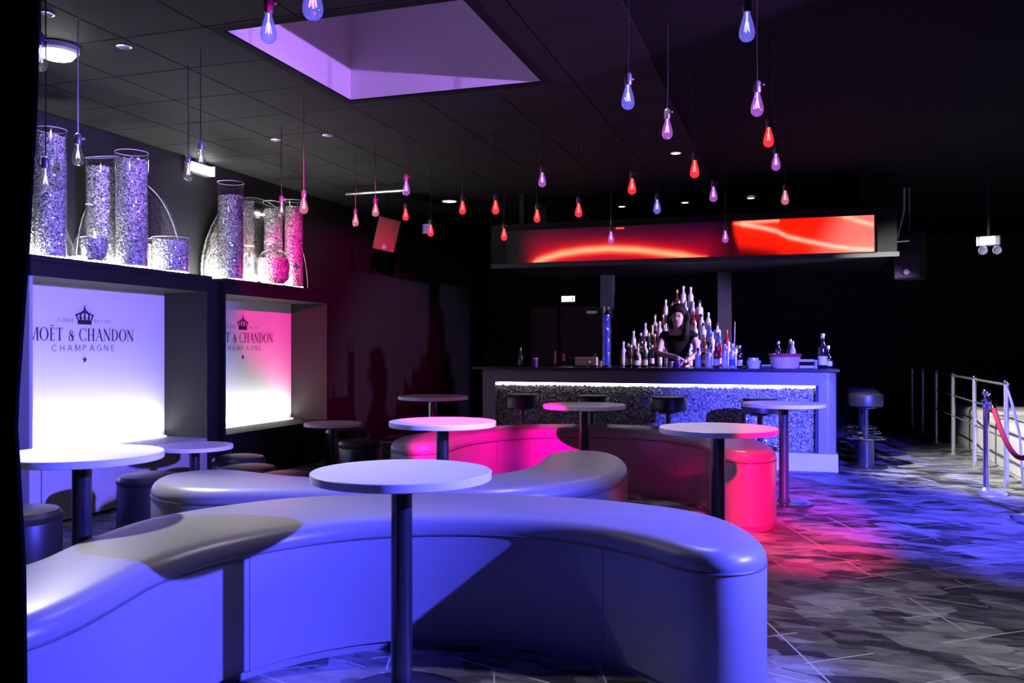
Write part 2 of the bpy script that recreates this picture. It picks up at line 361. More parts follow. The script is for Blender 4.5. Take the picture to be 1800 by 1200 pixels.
def sans_glyph(ch, w=0.09):
    g = Ink(); L_ = lambda *p: g.line(list(p), w)
    if ch == 'C': g.ring(.42, .5, .42, .5, .42 - w, .5 - w, 45, 315)
    elif ch == 'G': g.ring(.42, .5, .42, .5, .42 - w, .5 - w, 45, 330); L_((.5, .45), (.82, .45)); L_((.78, .45), (.78, .15))
    elif ch == 'O': g.ring(.42, .5, .42, .5, .42 - w, .5 - w)
    elif ch == 'H': L_((.1, 0), (.1, 1)); L_((.7, 0), (.7, 1)); L_((.1, .5), (.7, .5))
    elif ch == 'A': L_((.02, 0), (.4, 1)); L_((.4, 1), (.78, 0)); L_((.15, .33), (.65, .33))
    elif ch == 'M': L_((.06, 0), (.1, 1)); L_((.1, 1), (.45, .1)); L_((.45, .1), (.8, 1)); L_((.8, 1), (.84, 0))
    elif ch == 'P': L_((.1, 0), (.1, 1)); g.ring(.32, .74, .28, .26, .28 - w, .26 - w, -90, 90); L_((.1, .96), (.33, .96)); L_((.1, .52), (.33, .52))
    elif ch == 'N': L_((.1, 0), (.1, 1)); L_((.1, 1), (.7, 0)); L_((.7, 0), (.7, 1))
    elif ch in 'EÉ':
        L_((.1, 0), (.1, 1)); L_((.1, .045), (.6, .045)); L_((.1, .5), (.55, .5)); L_((.1, .955), (.6, .955))
        if ch == 'É': L_((.3, 1.1), (.45, 1.28))
    elif ch == 'F': L_((.1, 0), (.1, 1)); L_((.1, .5), (.55, .5)); L_((.1, .955), (.6, .955))
    elif ch == 'D': L_((.1, 0), (.1, 1)); g.ring(.25, .5, .5, .5, .5 - w, .5 - w, -90, 90); L_((.1, .045), (.27, .045)); L_((.1, .955), (.27, .955))
    elif ch == '1': L_((.4, 0), (.4, 1)); L_((.4, 1), (.2, .8))
    elif ch == '7': L_((.05, .95), (.6, .95)); L_((.6, .95), (.25, 0))
    elif ch == '4': L_((.5, 0), (.5, 1)); L_((.5, 1), (.05, .3)); L_((.05, .3), (.65, .3))
    elif ch == '3': g.ring(.3, .74, .28, .26, .28 - w, .26 - w, -90, 150); g.ring(.3, .26, .3, .28, .3 - w, .28 - w, -150, 90)
    return g
def set_text(txt, kind, width, h, cx, base, gap=0.04, adv=0.8):
    """list of polygons (y along the wall, z up)"""
    out = []; x = 0
    for ch in txt:
        if kind == 'serif': g, a = serif_glyph(ch); a += gap
        else: g = sans_glyph(ch); a = adv if ch != ' ' else adv * 0.6
        if g.polys: out.append([[(px + x, py) for px, py in p] for p in g.polys])
        x += a
    x -= gap if kind == 'serif' else adv - 0.75
    k = width / x
    return [[[(cx - width / 2 + px * k, base + py * h) for px, py in p] for p in gl_] for gl_ in out]
def ink_mesh(name, polys, X, parent):
    b = MB()
    for k, p in enumerate(polys):
        dx = X + 0.0015 + 0.00002 * (k % 40)
        b.quad([(dx, q[0], q[1]) for q in p])
    o = b.build(name, M_INK, parent, world=True); return o
def niche(y0, y1, label, near_board, base_mat, red=False):
    n = thing('display_niche', (XF, (y0 + y1) / 2, 0), label, 'display unit', 'lit sign niches along the wall')
    B = 0.03
    MB().bx(XL, XF, y0 - B, y0, 0, ZS - 0.15).build('side_board', M_GREYP if near_board else M_UNIT, n, world=True)
    MB().bx(XL, XF, y1, y1 + B, 0, ZS - 0.15).build('side_board', M_UNIT, n, world=True)
    MB().bx(XL, XF + 0.015, y0 - B, y1 + B, ZS - 0.15, ZS - 0.04).build('header', M_UNIT, n, world=True)
    MB().bx(XL, XF + 0.03, y0 - B - .01, y1 + B + .01, ZS - 0.04, ZS, 0.004).build('shelf_board', M_UNIT, n, world=True)
    ba = MB().bx(XL, XF, y0, y1, 0.02, ZL).build('base_cabinet', base_mat, n, world=True)
    MB().bx(XF - 0.002, XF + 0.006, y0 + 0.07, y0 + 0.075, 0.03, ZL - 0.02).build('door_gap', M_SEAM, ba, world=True)
    MB().bx(XF - 0.02, XF - 0.005, y0, y1, 0, 0.02).build('kick_strip', M_UNIT, n, world=True)
    p = MB().bx(XL, XB, y0, y1, ZL, ZS - 0.15).build('sign_panel', M_WHITEP, n, world=True)
    cy = (y0 + y1) / 2
    for gl_ in (set_text('MOËT & CHANDON', 'serif', 1.14, 0.105, cy, 1.362) + set_text('CHAMPAGNE', 'sans', 0.68, 0.052, cy, 1.277, adv=1.25)
                + set_text('FONDÉ', 'sans', 0.17, 0.030, cy - 0.195, 1.515, adv=0.95) + set_text('EN 1743', 'sans', 0.19, 0.030, cy + 0.20, 1.515, adv=0.85)):
        ink_mesh('letter', gl_, XB, p)
    st = Ink(); v = [(0.03 * (1 if k % 2 == 0 else 0.4) * math.sin(PI * k / 5), 0.03 * (1 if k % 2 == 0 else 0.4) * math.cos(PI * k / 5)) for k in range(10)]
    for k in range(10): st.poly([(cy, 1.204), (cy + v[k][0], 1.204 + v[k][1]), (cy + v[(k + 1) % 10][0], 1.204 + v[(k + 1) % 10][1])])
    ink_mesh('star', st.polys, XB, p)
    cr = Ink(); q = 1.500
    cr.rect(cy - 0.075, q, cy + 0.075, q + 0.038)
    for k, (xa, xm, hh) in enumerate([(-0.072, -0.088, 0.10), (-0.035, -0.045, 0.115), (0, 0, 0.12), (0.035, 0.045, 0.115), (0.072, 0.088, 0.10)]):
        cr.line([(cy + xa, q + 0.036), (cy + xm, q + 0.07), (cy + xm * 0.75, q + hh - 0.012), (cy + xm * 0.1, q + hh)], 0.013)
        cr.ring(cy + xm * 1.02, q + 0.078, 0.010, 0.010, 0, 0, n=8)
    for k in (-1, 0, 1): cr.ring(cy + k * 0.045, q + 0.055, 0.013, 0.017, 0.004, 0.006, n=10)
    cr.ring(cy, q + 0.128, 0.013, 0.013, 0, 0, n=10); cr.rect(cy - 0.003, q + 0.13, cy + 0.003, q + 0.165); cr.rect(cy - 0.011, q + 0.148, cy + 0.011, q + 0.153)
    ink_mesh('crown', cr.polys, XB, p)
    MB().bx(XB + 0.02, XB + 0.045, y0 + 0.03, y1 - 0.03, ZL, ZL + 0.012).build('led_strip', M_LEDW, n, world=True)
    area('niche_led', (XB + 0.05, cy, ZL + 0.02), (XB - 0.03, cy, ZL + 0.8), (0, 1, 0), (1, 0.99, 0.97), 15, y1 - y0 - 0.1, 0.03, 130)
    pl = MB().bx(XL + 0.06, XF - 0.10, y0 + 0.05, y1 - 0.05, ZS, ZS + 0.012).build('glowing_plate', M_LEDSH, n, world=True)
    return n
niche(4.86, 6.80, 'black wall niche with pale violet sign panel, beside the dark curtain', True, M_GREYP)
niche(7.08, 8.97, 'black wall niche with pink and white sign panel, farther along the wall', False, M_UNIT)  # base cabinet blackened, its lack of light put into the colour
struct(MB().bx(XL, XF - 0.06, 6.835, 7.045, 0, ZS - 0.03).build('trim_2', M_UNIT))

# ------------------------------------------------------------------ glass vases with crushed glass
ZV = ZS + 0.013
def rough_lathe(prof, seg, amp, rows):
    """a lumpy faceted fill following a radius profile"""
    b = MB(); bm = b.bm
    def rad(z):
        for (r0, z0), (r1, z1) in zip(prof, prof[1:]):
            if z0 <= z <= z1: return r0 + (r1 - r0) * (z - z0) / max(1e-6, z1 - z0)
        return prof[-1][0]
    za, zb = prof[0][1], prof[-1][1]; rings = []
    for k in range(rows + 1):
        z = za + (zb - za) * k / rows
        rings.append([bm.verts.new(((rad(z) - random.random() * amp) * math.cos(2 * PI * (i + .5 * (k % 2)) / seg), (rad(z) - random.random() * amp) * math.sin(2 * PI * (i + .5 * (k % 2)) / seg), z + (random.uniform(-.5, .5) * amp if k else 0))) for i in range(seg)])
    for a, c_ in zip(rings, rings[1:]):
        for i in range(seg):
            j = (i + 1) % seg
            bm.faces.new([a[i], a[j], c_[i]]); bm.faces.new([a[j], c_[j], c_[i]])
    top = bm.verts.new((0, 0, zb)); bot = bm.verts.new((0, 0, za))
    for i in range(seg):
        bm.faces.new([rings[-1][i], rings[-1][(i + 1) % seg], top]); bm.faces.new([rings[0][(i + 1) % seg], rings[0][i], bot])
    return b
def vase(name, u0, u1, X, prof, fill, label, slant=0.0, group='glass vases on the niche shelves', icemat=None, rim=True):
    """prof: (radius factor, z) of the glass; fill: height of the crushed glass (0 = none)"""
    uc = (u0 + u1) / 2; g = on_x(uc, 500, X); d = X / ray(uc)[0]; r = (u1 - u0) / 2 * d / FPX
    o = thing(name, (g.x, g.y, ZV), label, 'vase', group)
    pr = [(r * a, z) for a, z in prof]
    b = MB(); b.lathe(pr, 32, cap0=True, cap1=False)
    if slant:
        zt = pr[-1][1]
        for v in b.bm.verts:
            if abs(v.co.z - zt) < 1e-5: v.co.z += slant * v.co.y / r
    gl = b.build('glass_wall', M_GLASS, o, smooth=True)
    if rim:
        rr, zt = pr[-1]; n = 32
        MB().tube([(rr * math.cos(2 * PI * k / n), rr * math.sin(2 * PI * k / n), zt + slant * math.sin(2 * PI * k / n) * rr / r) for k in range(n)], 0.0035, 6, True).build('glass_rim', mat('glass_rim', (0.75, 0.75, 0.78), 0.15), gl, smooth=True)
    if fill:
        fp = [(a - 0.006, z) for a, z in pr if z < fill]
        rl = fp[-1][0]
        for (ra, za), (rb, zb) in zip(pr, pr[1:]):
            if za < fill <= zb: rl = ra + (rb - ra) * (fill - za) / (zb - za) - 0.006
        fp = [(fp[0][0], 0.004)] + fp[1:] + [(rl, fill)]
        seg = max(20, int(2 * PI * r / 0.013)); rows = max(4, int(fill / 0.013))
        stuff(rough_lathe(fp, seg, 0.012, rows).build('crushed_glass', icemat or M_ICE, o))
    return o
cyl = lambda h: [(1, 0), (1, h)]
def vh(u, v, X): return on_x(u, v, X).z - ZV
XA = -5.33
vase('glass_vase', 44, 66, -5.46, cyl(vh(55, 310, -5.46)), vh(55, 330, -5.46) * .95, 'clear glass cylinder vase partly hidden at the curtain end of the shelf')
vase('glass_vase', 63, 115, XA, cyl(vh(89, 228, XA)), vh(89, 240, XA), 'tallest cylinder vase full of crushed glass, nearest the dark curtain')
vase('glass_vase', 152, 207, -5.54, cyl(vh(178, 276, -5.54)), vh(178, 295, -5.54), 'wide cylinder vase with a slanted rim, full of pale crushed glass', slant=0.025)
vase('glass_vase', 204, 259, -5.28, cyl(vh(231, 268, -5.28)), vh(231, 282, -5.28), 'tall cylinder vase with half violet crushed glass, beside the low round bowl')
vase('glass_bowl', 268, 331, XA, cyl(vh(300, 419, XA)), vh(300, 424, XA), 'low wide glass cylinder bowl of crushed glass at the end of the first shelf')
vase('glass_bowl', 250, 290, -5.6, cyl(vh(268, 421, -5.6)), vh(268, 430, -5.6), 'low glass cylinder half hidden behind the tall vase and wide bowl')
flask = lambda h, nk: [(0.8, 0), (1, 0.02), (1, 0.07), (0.72, h * .42), (nk * 1.1, h * .82), (nk, h * .9), (nk, h), (nk * 1.25, h + .004)]
vase('glass_flask', 127, 187, -5.38, flask(vh(157, 360, -5.38), 0.16), 0.05, 'conical glass flask with narrow neck behind the small blue bowl')
vase('glass_flask', 78, 132, -5.6, flask(vh(105, 370, -5.6), 0.16), 0.05, 'conical glass flask behind the tallest cylinder vase')
bowl = lambda h: [(0.55, 0), (0.85, h * .25), (1.0, h * .6), (1.0, h * .85), (0.93, h)]
vase('glass_bowl', 142, 189, -5.22, bowl(vh(165, 418, -5.22)), vh(165, 420, -5.22), 'small round bowl of blue crushed glass at the shelf edge')
vase('glass_vase', 383, 428, XA, cyl(vh(405, 321, XA)), vh(405, 345, XA), 'tall cylinder vase with purple crushed glass and an empty clear top')
vase('glass_vase', 463, 498, -5.555, cyl(vh(480, 358, -5.555)), vh(480, 368, -5.555), 'slant-rimmed cylinder vase standing behind the squat round jar', slant=-0.02)
vase('glass_vase', 500, 533, XA, cyl(vh(516, 353, XA)), vh(516, 364, XA), 'slim cylinder vase of red crushed glass at the far shelf end')
jar = lambda h: [(0.6, 0), (0.95, h * .12), (1.0, h * .35), (0.95, h * .6), (0.7, h * .76), (0.42, h * .82), (0.40, h * .88), (0.55, h * .95), (0.55, h)]
vase('glass_jar', 422, 455, -5.54, jar(vh(438, 432, -5.54)), 0.10, 'small clear jar with a flared neck beside the purple vase')
vase('glass_jar', 452, 509, XA + .02, jar(vh(480, 426, XA)), vh(480, 455, XA), 'squat round jar of purple crushed glass on the second shelf')
def moon_vase(uc, ul, ur, vt, X, label, fill):
    a = on_x(ul, 480, X); b_ = on_x(ur, 480, X); cy = (a.y + b_.y) / 2; ry = (b_.y - a.y) / 2; h = on_x(uc, vt, X).z - ZV
    o = thing('moon_vase', (X, cy, ZV), label, 'vase', 'half-moon vases on the niche shelves')
    n = 28; pts = [(math.cos(PI * k / n) * ry, math.sin(PI * k / n) ** 0.9 * h) for k in range(n + 1)]
    m = MB()
    for s_ in (-1, 1):
        vs = [m.bm.verts.new((s_ * 0.035, p[0], p[1])) for p in pts]; m.bm.faces.new(vs)
    m.build('glass_wall', M_GLASS, o)
    MB().tube([(0, p[0], p[1] + .003) for p in pts], 0.005, 6).build('glass_rim', mat('glass_rim', (0.75, 0.75, 0.78), 0.15), o, smooth=True)
    if fill:
        f = MB(); bm = f.bm; nx, nz = 40, 34
        for s_ in (-1, 1):
            G = {}
            for i in range(nx + 1):
                for k in range(nz + 1):
                    y = -ry * .98 + ry * 2 * 0.42 * i / nx; zmax = h * max(0.02, 1 - (y / ry) ** 2) ** 0.5 * 0.96
                    G[i, k] = bm.verts.new((s_ * (0.03 - random.random() * .012), y + random.uniform(-.004, .004), 0.004 + zmax * k / nz))
            for i in range(nx):
                for k in range(nz):
                    bm.faces.new([G[i, k], G[i + 1, k], G[i + 1, k + 1]]); bm.faces.new([G[i, k], G[i + 1, k + 1], G[i, k + 1]])
        stuff(f.build('crushed_glass', M_ICE, o))
moon_vase(447, 354, 541, 347, -5.705, 'big half-moon glass vase behind the purple cylinder vase', True)
moon_vase(228, 134, 318, 312, -5.705, 'big half-moon glass vase behind the low wide bowl', False)

# ================================================================== SOFAS
def catmull(pts, closed=True, n=8):
    out = []; m = len(pts)
    for i in range(m if closed else m - 1):
        p0, p1, p2, p3 = (Vector(pts[(i + k) % m]) if closed else Vector(pts[max(0, min(m - 1, i + k))]) for k in (-1, 0, 1, 2))
        for k in range(n):
            t = k / n
            out.append(0.5 * ((2 * p1) + (-p0 + p2) * t + (2 * p0 - 5 * p1 + 4 * p2 - p3) * t * t + (-p0 + 3 * p1 - 3 * p2 + p3) * t ** 3))
    return out
def resample(pts, step):
    seg = [(pts[i], pts[(i + 1) % len(pts)]) for i in range(len(pts))]
    L = sum((b - a).length for a, b in seg); n = int(L / step); out = []; acc = 0; k = 0
    for i in range(n):
        tgt = L * i / n
        while acc + (seg[k][1] - seg[k][0]).length < tgt: acc += (seg[k][1] - seg[k][0]).length; k += 1
        a, b = seg[k]; out.append(a + (b - a) * ((tgt - acc) / max(1e-9, (b - a).length)))
    return out
def sofa(name, outline, H, label, seams, group=None, material=None, cat='sofa', rad=0.07):
    pts = resample(catmull([Vector((p[0], p[1], 0)) for p in outline], True, 10), 0.035)
    A = sum(a.x * b.y - b.x * a.y for a, b in zip(pts, pts[1:] + pts[:1]))
    if A < 0: pts.reverse()
    for _ in range(4):   # smooth
        pts = [(pts[i - 1] + pts[i] * 2 + pts[(i + 1) % len(pts)]) / 4 for i in range(len(pts))]
    n = len(pts); cx = sum((p.x for p in pts)) / n; cy = sum((p.y for p in pts)) / n
    o = thing(name, (cx, cy, 0), label, cat, group)
    nor = []
    for i in range(n):
        t = (pts[(i + 1) % n] - pts[i - 1]).normalized(); nor.append(Vector((t.y, -t.x, 0)))
    m = MB(); bm = m.bm
    prof = [(0.012, 0.0), (0.012, 0.03), (0, 0.035), (0, H * .5), (0, H - rad - 0.03), (0.004, H - rad - 0.014), (0, H - rad)]
    prof += [(rad * (1 - math.cos(a)), H - rad + rad * math.sin(a)) for a in (R(15), R(30), R(45), R(60), R(75), R(90))]
    prof += [(rad + 0.05, H + 0.006)]
    rings = [[bm.verts.new((pts[i].x - cx - nor[i].x * ins, pts[i].y - cy - nor[i].y * ins, z)) for i in range(n)] for ins, z in prof]
    for a, b in zip(rings, rings[1:]):
        for i in range(n): bm.faces.new([a[i], a[(i + 1) % n], b[(i + 1) % n], b[i]])
    from mathutils.geometry import tessellate_polygon
    for tr in tessellate_polygon([[v.co.copy() for v in rings[-1]]]):
        try: bm.faces.new([rings[-1][q] for q in tr])
        except ValueError: pass
    body = m.build('upholstery', material or M_LEATH, o, smooth=True, angle=60)
    z = H - rad - 0.014
    MB().tube([(p.x - cx - q.x * .002, p.y - cy - q.y * .002, z) for p, q in zip(pts, nor)], 0.005, 6, True).build('welt_seam', M_SEAM if not material else material, o, smooth=True)
    for s_ in seams:
        i = min(range(n), key=lambda k: (pts[k].x - s_[0]) ** 2 + (pts[k].y - s_[1]) ** 2)
        p, q = pts[i], nor[i]
        MB().tube([(p.x - cx - q.x * .0015, p.y - cy - q.y * .0015, zz) for zz in (0.03, H / 2, z)], 0.003, 5).build('panel_seam', M_SEAM if not material else material, o)
    return o
HS = 0.57
def Z(u, v, z): p = on_z(u, v, z); return (p.x, p.y)
front = [Z(u, v, .57) for u, v in [(40, 985), (128, 948), (250, 908), (400, 883), (540, 869), (700, 864), (850, 864), (1000, 870), (1100, 878), (1200, 890), (1275, 906), (1325, 928)]]
front += [(-0.10, 3.40), (-0.17, 3.25), (-0.28, 3.19), (-0.42, 3.25)]
front += [Z(u, v, .0) for u, v in [(1190, 1228)]]
front = front[:-1]
front += [(-0.56, 3.38), (-0.80, 3.52), (-1.12, 3.58), (-1.45, 3.52), (-1.74, 3.36), (-1.95, 3.12), (-2.08, 2.82), (-2.10, 2.50), (-2.03, 2.22), (-1.98, 2.02), (-1.97, 1.84), (-2.04, 1.68), (-2.2, 1.61), (-2.38, 1.68), (-2.48, 1.84), (-2.53, 2.06)]
fseam = Z(418, 1050, 0.30)
sofa('curved_sofa', front, HS, 'large curved silver leather sofa in front, wrapped round the nearest table', [fseam, (-1.06, 4.14), (-0.75, 3.5)], 'curved leather sofas')
mid = [(-3.42, 3.98), (-3.52, 4.24), (-3.40, 4.48), (-3.16, 4.50), (-2.85, 4.42), (-2.5, 4.40), (-2.15, 4.45), (-1.85, 4.62), (-1.66, 4.92), (-1.60, 5.28), (-1.64, 5.62), (-1.66, 5.9), (-1.55, 6.12), (-1.34, 6.14), (-1.15, 5.92), (-1.03, 5.55), (-1.00, 5.15), (-1.06, 4.80), (-1.22, 4.50), (-1.45, 4.27), (-1.8, 4.13), (-2.2, 4.05), (-2.6, 3.92), (-2.95, 3.80), (-3.2, 3.82)]
sofa('curved_sofa', mid, HS, 'curved silver leather sofa in the middle, behind the front one', [(-2.6, 3.92), (-1.06, 4.8)], 'curved leather sofas')
far = [(-2.75, 6.10), (-3.02, 6.20), (-3.16, 6.6), (-3.10, 7.1), (-2.90, 7.56), (-2.55, 7.98), (-2.10, 8.22), (-1.60, 8.30), (-1.1, 8.2), (-0.66, 7.9), (-0.34, 7.45), (-0.18, 6.95), (-0.14, 6.62), (-0.22, 6.42), (-0.36, 6.38), (-0.50, 6.48), (-0.60, 6.75), (-0.72, 7.15), (-0.95, 7.5), (-1.28, 7.72), (-1.65, 7.76), (-2.05, 7.66), (-2.36, 7.42), (-2.56, 7.08), (-2.63, 6.7), (-2.62, 6.3)]
sofa('curved_sofa', far, HS, 'curved leather sofa nearest the bar, its end glowing red', [(-2.5, 7.2), (-1.0, 7.5), (-0.14, 6.7)], 'curved leather sofas')

# ------------------------------------------------------------------ round tables
def round_table(u, d, z, D, label, group, rb=0.24):
    p = at_d(u, 700, d); o = thing('round_table', (p.x, p.y, 0), label, 'table', group)
    r = D / 2
    MB().lathe([(r - .003, z - .032), (r, z - .029), (r, z - .003), (r - .003, z)], 64).build('table_top', M_TOP, o, smooth=True)
    MB().box((0, 0, z - .042), (0.22, 0.22, 0.02), R(30), 0.003).build('mounting_plate', M_BMET, o)
    MB().lathe([(0.04, 0.012), (0.04, z - .05)], 24).build('pole', M_BMET, o, smooth=True)
    MB().lathe([(rb, 0), (rb, 0.010), (rb - .015, 0.016), (0.06, 0.022), (0.045, 0.05)], 40).build('base', M_BMET, o, smooth=True)
    return o
ZT, DT = 0.845, 0.67
for u, d, l in [(706, 3.24, 'round white table inside the front sofa, largest tabletop in view'),
                (778, 5.45, 'round white table between the middle sofa and the far sofa'),
                (1027, 7.07, 'round pink-lit table in the middle of the far sofa'),
                (761, 8.33, 'round table beyond the far sofa, close to the black wall'),
                (1378, 7.27, 'round table standing by the bar, its whole pole and base visible'),
                (1262, 5.02, 'round white table beside the red end of the far sofa'),
                (144, 3.8, 'round white table in front of the first lit sign')]:
    round_table(u, d, ZT, DT, l, 'tall round tables')
round_table(342, 7.06, 0.515, 0.60, 'low round table just below the pier between the two signs', 'low round tables', 0.15)
round_table(585, 9.18, 0.515, 0.60, 'low round table by the far end of the second niche', 'low round tables', 0.15)

# ------------------------------------------------------------------ black poufs
pouf_src = None
for u, v, l in [(35, 893, 'black leather pouf partly hidden by the dark curtain'), (262, 832, 'black leather pouf tucked behind the rounded end of the middle sofa'),
                (420, 800, 'black leather pouf in shadow below the second sign'), (436, 818, 'black leather pouf in shadow closest behind the middle sofa'),
                (508, 830, 'black leather pouf in the dark beside the nearest big tabletop'), (606, 753, 'black leather pouf under the far low table'),
                (634, 773, 'black leather pouf in front of the far low table')]:
    p = on_z(u, v, 0.42)
    if pouf_src is None:
        o = thing('pouf', (p.x, p.y, 0), l, 'pouf', 'black poufs along the niches'); pouf_src = o
        MB().lathe([(0.205, 0.02), (0.21, 0.05), (0.21, 0.34), (0.206, 0.35)], 32).build('body', M_BLEATH, o, smooth=True)
        MB().lathe([(0.206, 0.35), (0.213, 0.36), (0.213, 0.385), (0.195, 0.41), (0.15, 0.42), (0, 0.424)], 32).build('cushion', M_BLEATH, o, smooth=True)
        MB().lathe([(0.18, 0), (0.18, 0.02)], 24).build('foot_ring', M_BMET, o)
    else: copy_tree(pouf_src, (p.x, p.y, 0), l)

# ================================================================== BAR
BY, BX0, BX1, BZ = 9.73, -3.55, 0.40, 1.05
bar = thing('bar_counter', ((BX0 + BX1) / 2, BY + .3, 0), 'bar counter with glittering crystal front lit from its upper edge', 'bar')
MB().bx(BX0, BX1 - .02, BY + .16, BY + .62, 0, BZ).build('body', M_UNIT, bar, world=True)
PZ0, PZ1, PX0, PX1 = 0.20, 0.905, BX0 + .16, BX1 - .21
fr = MB()
fr.bx(BX0, BX1 - .10, BY, BY + .16, PZ1, BZ); fr.bx(BX0, PX0, BY, BY + .16, 0, PZ1); fr.build('front_frame', M_BAR, bar, world=True)
MB().bx(PX1 + .03, BX1 - .10, BY, BY + .16, 0, PZ1).build('end_post', M_BAR, bar, world=True)
pr = MB(); pr.lathe([(0.10, 0), (0.10, BZ)], 32, c=(BX1 - .10, BY + .10, 0)); pr.bx(BX1 - .10, BX1, BY + .10, BY + .62, 0, BZ); pr.build('rounded_corner', M_BAR, bar, smooth=True, world=True)
MB().bx(PX1, PX1 + .03, BY + .02, BY + .16, PZ0, PZ1).build('edge_strip', M_BLACK, bar, world=True)
MB().bx(BX0 - .01, BX1 + .015, BY - .03, BY + .15, 0, PZ0 - .01, 0.006).build('plinth', M_PLINTH, bar, world=True)
g = MB(); bm = g.bm; nx, nz = 300, 62; G = {}
for i in range(nx + 1):
    for k in range(nz + 1):
        G[i, k] = bm.verts.new((PX0 + (PX1 - PX0) * i / nx + random.uniform(-.004, .004), BY + .09 - random.random() * .028, PZ0 + (PZ1 - .035 - PZ0) * k / nz + random.uniform(-.004, .004) * (0 < k) * (3 if k == nz else 1)))
for i in range(nx):
    for k in range(nz):
        if (i + k) % 2: bm.faces.new([G[i, k], G[i + 1, k], G[i + 1, k + 1]]); bm.faces.new([G[i, k], G[i + 1, k + 1], G[i, k + 1]])
        else: bm.faces.new([G[i, k], G[i + 1, k], G[i, k + 1]]); bm.faces.new([G[i + 1, k], G[i + 1, k + 1], G[i, k + 1]])
stuff(g.build('crystal_chips', M_CRYS, bar, world=True))
MB().bx(PX0, PX1, BY + .10, BY + .15, PZ1 - .05, PZ1 - .004).build('led_strip', emitter('bar_led', (1, .98, .94), 4.0), bar, world=True)
area('bar_led', ((PX0 + PX1) / 2, BY + .035, PZ1 - .008), ((PX0 + PX1) / 2, BY + .075, PZ0), (1, 0, 0), (1, .99, .97), 0.4, PX1 - PX0, 0.03)
tp = MB().bx(BX0 - .12, BX1 + .03, BY - .05, BY + .66, BZ, BZ + .03, 0.008).build('bar_worktop', M_BARTOP)
tag(tp, 'long black bar top carrying the bottles and tubs', 'bar top')
ZB = BZ + .03

# bar stools
st_src = None
def stool(x, y, label):
    global st_src
    if st_src is not None: return copy_tree(st_src, (x, y, 0), label)
    o = thing('bar_stool', (x, y, 0), label, 'bar stool', 'black bar stools'); st_src = o
    MB().lathe([(0.165, 0.665), (0.178, 0.675), (0.18, 0.70), (0.18, 0.775), (0.175, 0.795), (0.155, 0.81), (0, 0.813)], 36).build('seat', M_BLEATH, o, smooth=True)
    MB().lathe([(0.10, 0.645), (0.10, 0.665)], 20).build('seat_plate', M_BMET, o)
    MB().lathe([(0.026, 0.02), (0.026, 0.65)], 16).build('column', M_BMET, o, smooth=True)
    MB().lathe([(0.085, 0.01), (0.085, 0.30), (0.03, 0.31)], 24).build('sleeve', M_BMET, o, smooth=True)
    MB().lathe([(0.225, 0), (0.225, 0.012), (0.20, 0.02), (0.09, 0.026)], 36).build('base', M_BMET, o, smooth=True)
    n = 28; MB().tube([(0.20 * math.cos(2 * PI * k / n), 0.20 * math.sin(2 * PI * k / n), 0.325) for k in range(n)], 0.011, 8, True).build('foot_ring', M_CHROME, o, smooth=True)
    sp = MB(); sp.tube([(-.2, 0, .325), (.2, 0, .325)], .008, 6); sp.tube([(0, -.2, .325), (0, .2, .325)], .008, 6); sp.build('ring_spokes', M_CHROME, o, smooth=True)
    return o
stool(0.72, 10.25, 'black bar stool at the end of the bar, closest of the three')
stool(0.74, 10.95, 'black bar stool at the end of the bar, second of the three')
stool(0.76, 11.65, 'black bar stool at the end of the bar, farthest of the three')
for x, l in [(-2.78, 'black bar stool at the dark end of the crystal bar front'), (-2.02, 'black bar stool behind the pink-lit table'), (-1.23, 'black bar stool halfway along the crystal bar front'), (-0.34, 'black bar stool under the table edge near the bright bar end')]:
    stool(x, 8.85, l)

# ------------------------------------------------------------------ canopy with red screen
CY = 9.9
can = thing('bar_canopy', (-1.3, CY + .8, 2.28), 'black canopy hanging over the bar with a grey lower trim', 'canopy')
MB().bx(-3.5, 1.0, CY, CY + 2.25, 2.31, 2.78).build('canopy_box', M_UNIT, can, world=True)
MB().bx(-3.5, 1.02, CY - .02, CY + .05, 2.26, 2.31).build('lower_trim', mat('grey_trim', (.07, .07, .07), .5), can, world=True)
for x in (-3.2, 0.7):
    for y in (CY + .3, CY + 1.3): MB().bx(x - .03, x + .03, y - .03, y + .03, 2.78, ZC).build('hanger', M_BMET, can, world=True)
def screen_mat():
    m = bpy.data.materials.new('screen_picture'); m.use_nodes = True; nt = m.node_tree; N = nt.nodes; b = N['Principled BSDF']
    at = N.new('ShaderNodeVertexColor'); at.layer_name = 'picture'
    nt.links.new(at.outputs['Color'], b.inputs['Emission Color']); b.inputs['Emission Strength'].default_value = 1.0
    b.inputs['Base Color'].default_value = (.01, .01, .01, 1); b.inputs['Roughness'].default_value = .4
    return m
sx0, sx1, sz0, sz1 = -3.28, 0.775, 2.315, 2.70
scr = thing('video_screen', (-1.25, CY, sz0), 'long red video screen with curving light streaks above the bar', 'screen')
MB().bx(sx0 - .01, sx1 + .01, CY - .03, CY - .012, sz0 - .006, sz1 + .008).build('housing', M_BLACK, scr, world=True)
def poly_at(x, pts):
    for (a, b), (c_, d) in zip(pts, pts[1:]):
        if a <= x <= c_: return b + (d - b) * (x - a) / (c_ - a)
    return None
arcA = [(925, 470), (950, 457), (985, 446), (1025, 440), (1070, 437), (1120, 439), (1170, 445), (1215, 450), (1245, 452)]
arcB = [(1288, 393), (1310, 395), (1340, 400), (1365, 406), (1385, 416), (1420, 424), (1460, 432), (1500, 437), (1536, 439)]
arcC = [(1290, 392), (1330, 390), (1370, 387)]
arcD = [(1470, 379), (1495, 383), (1515, 390), (1536, 395)]
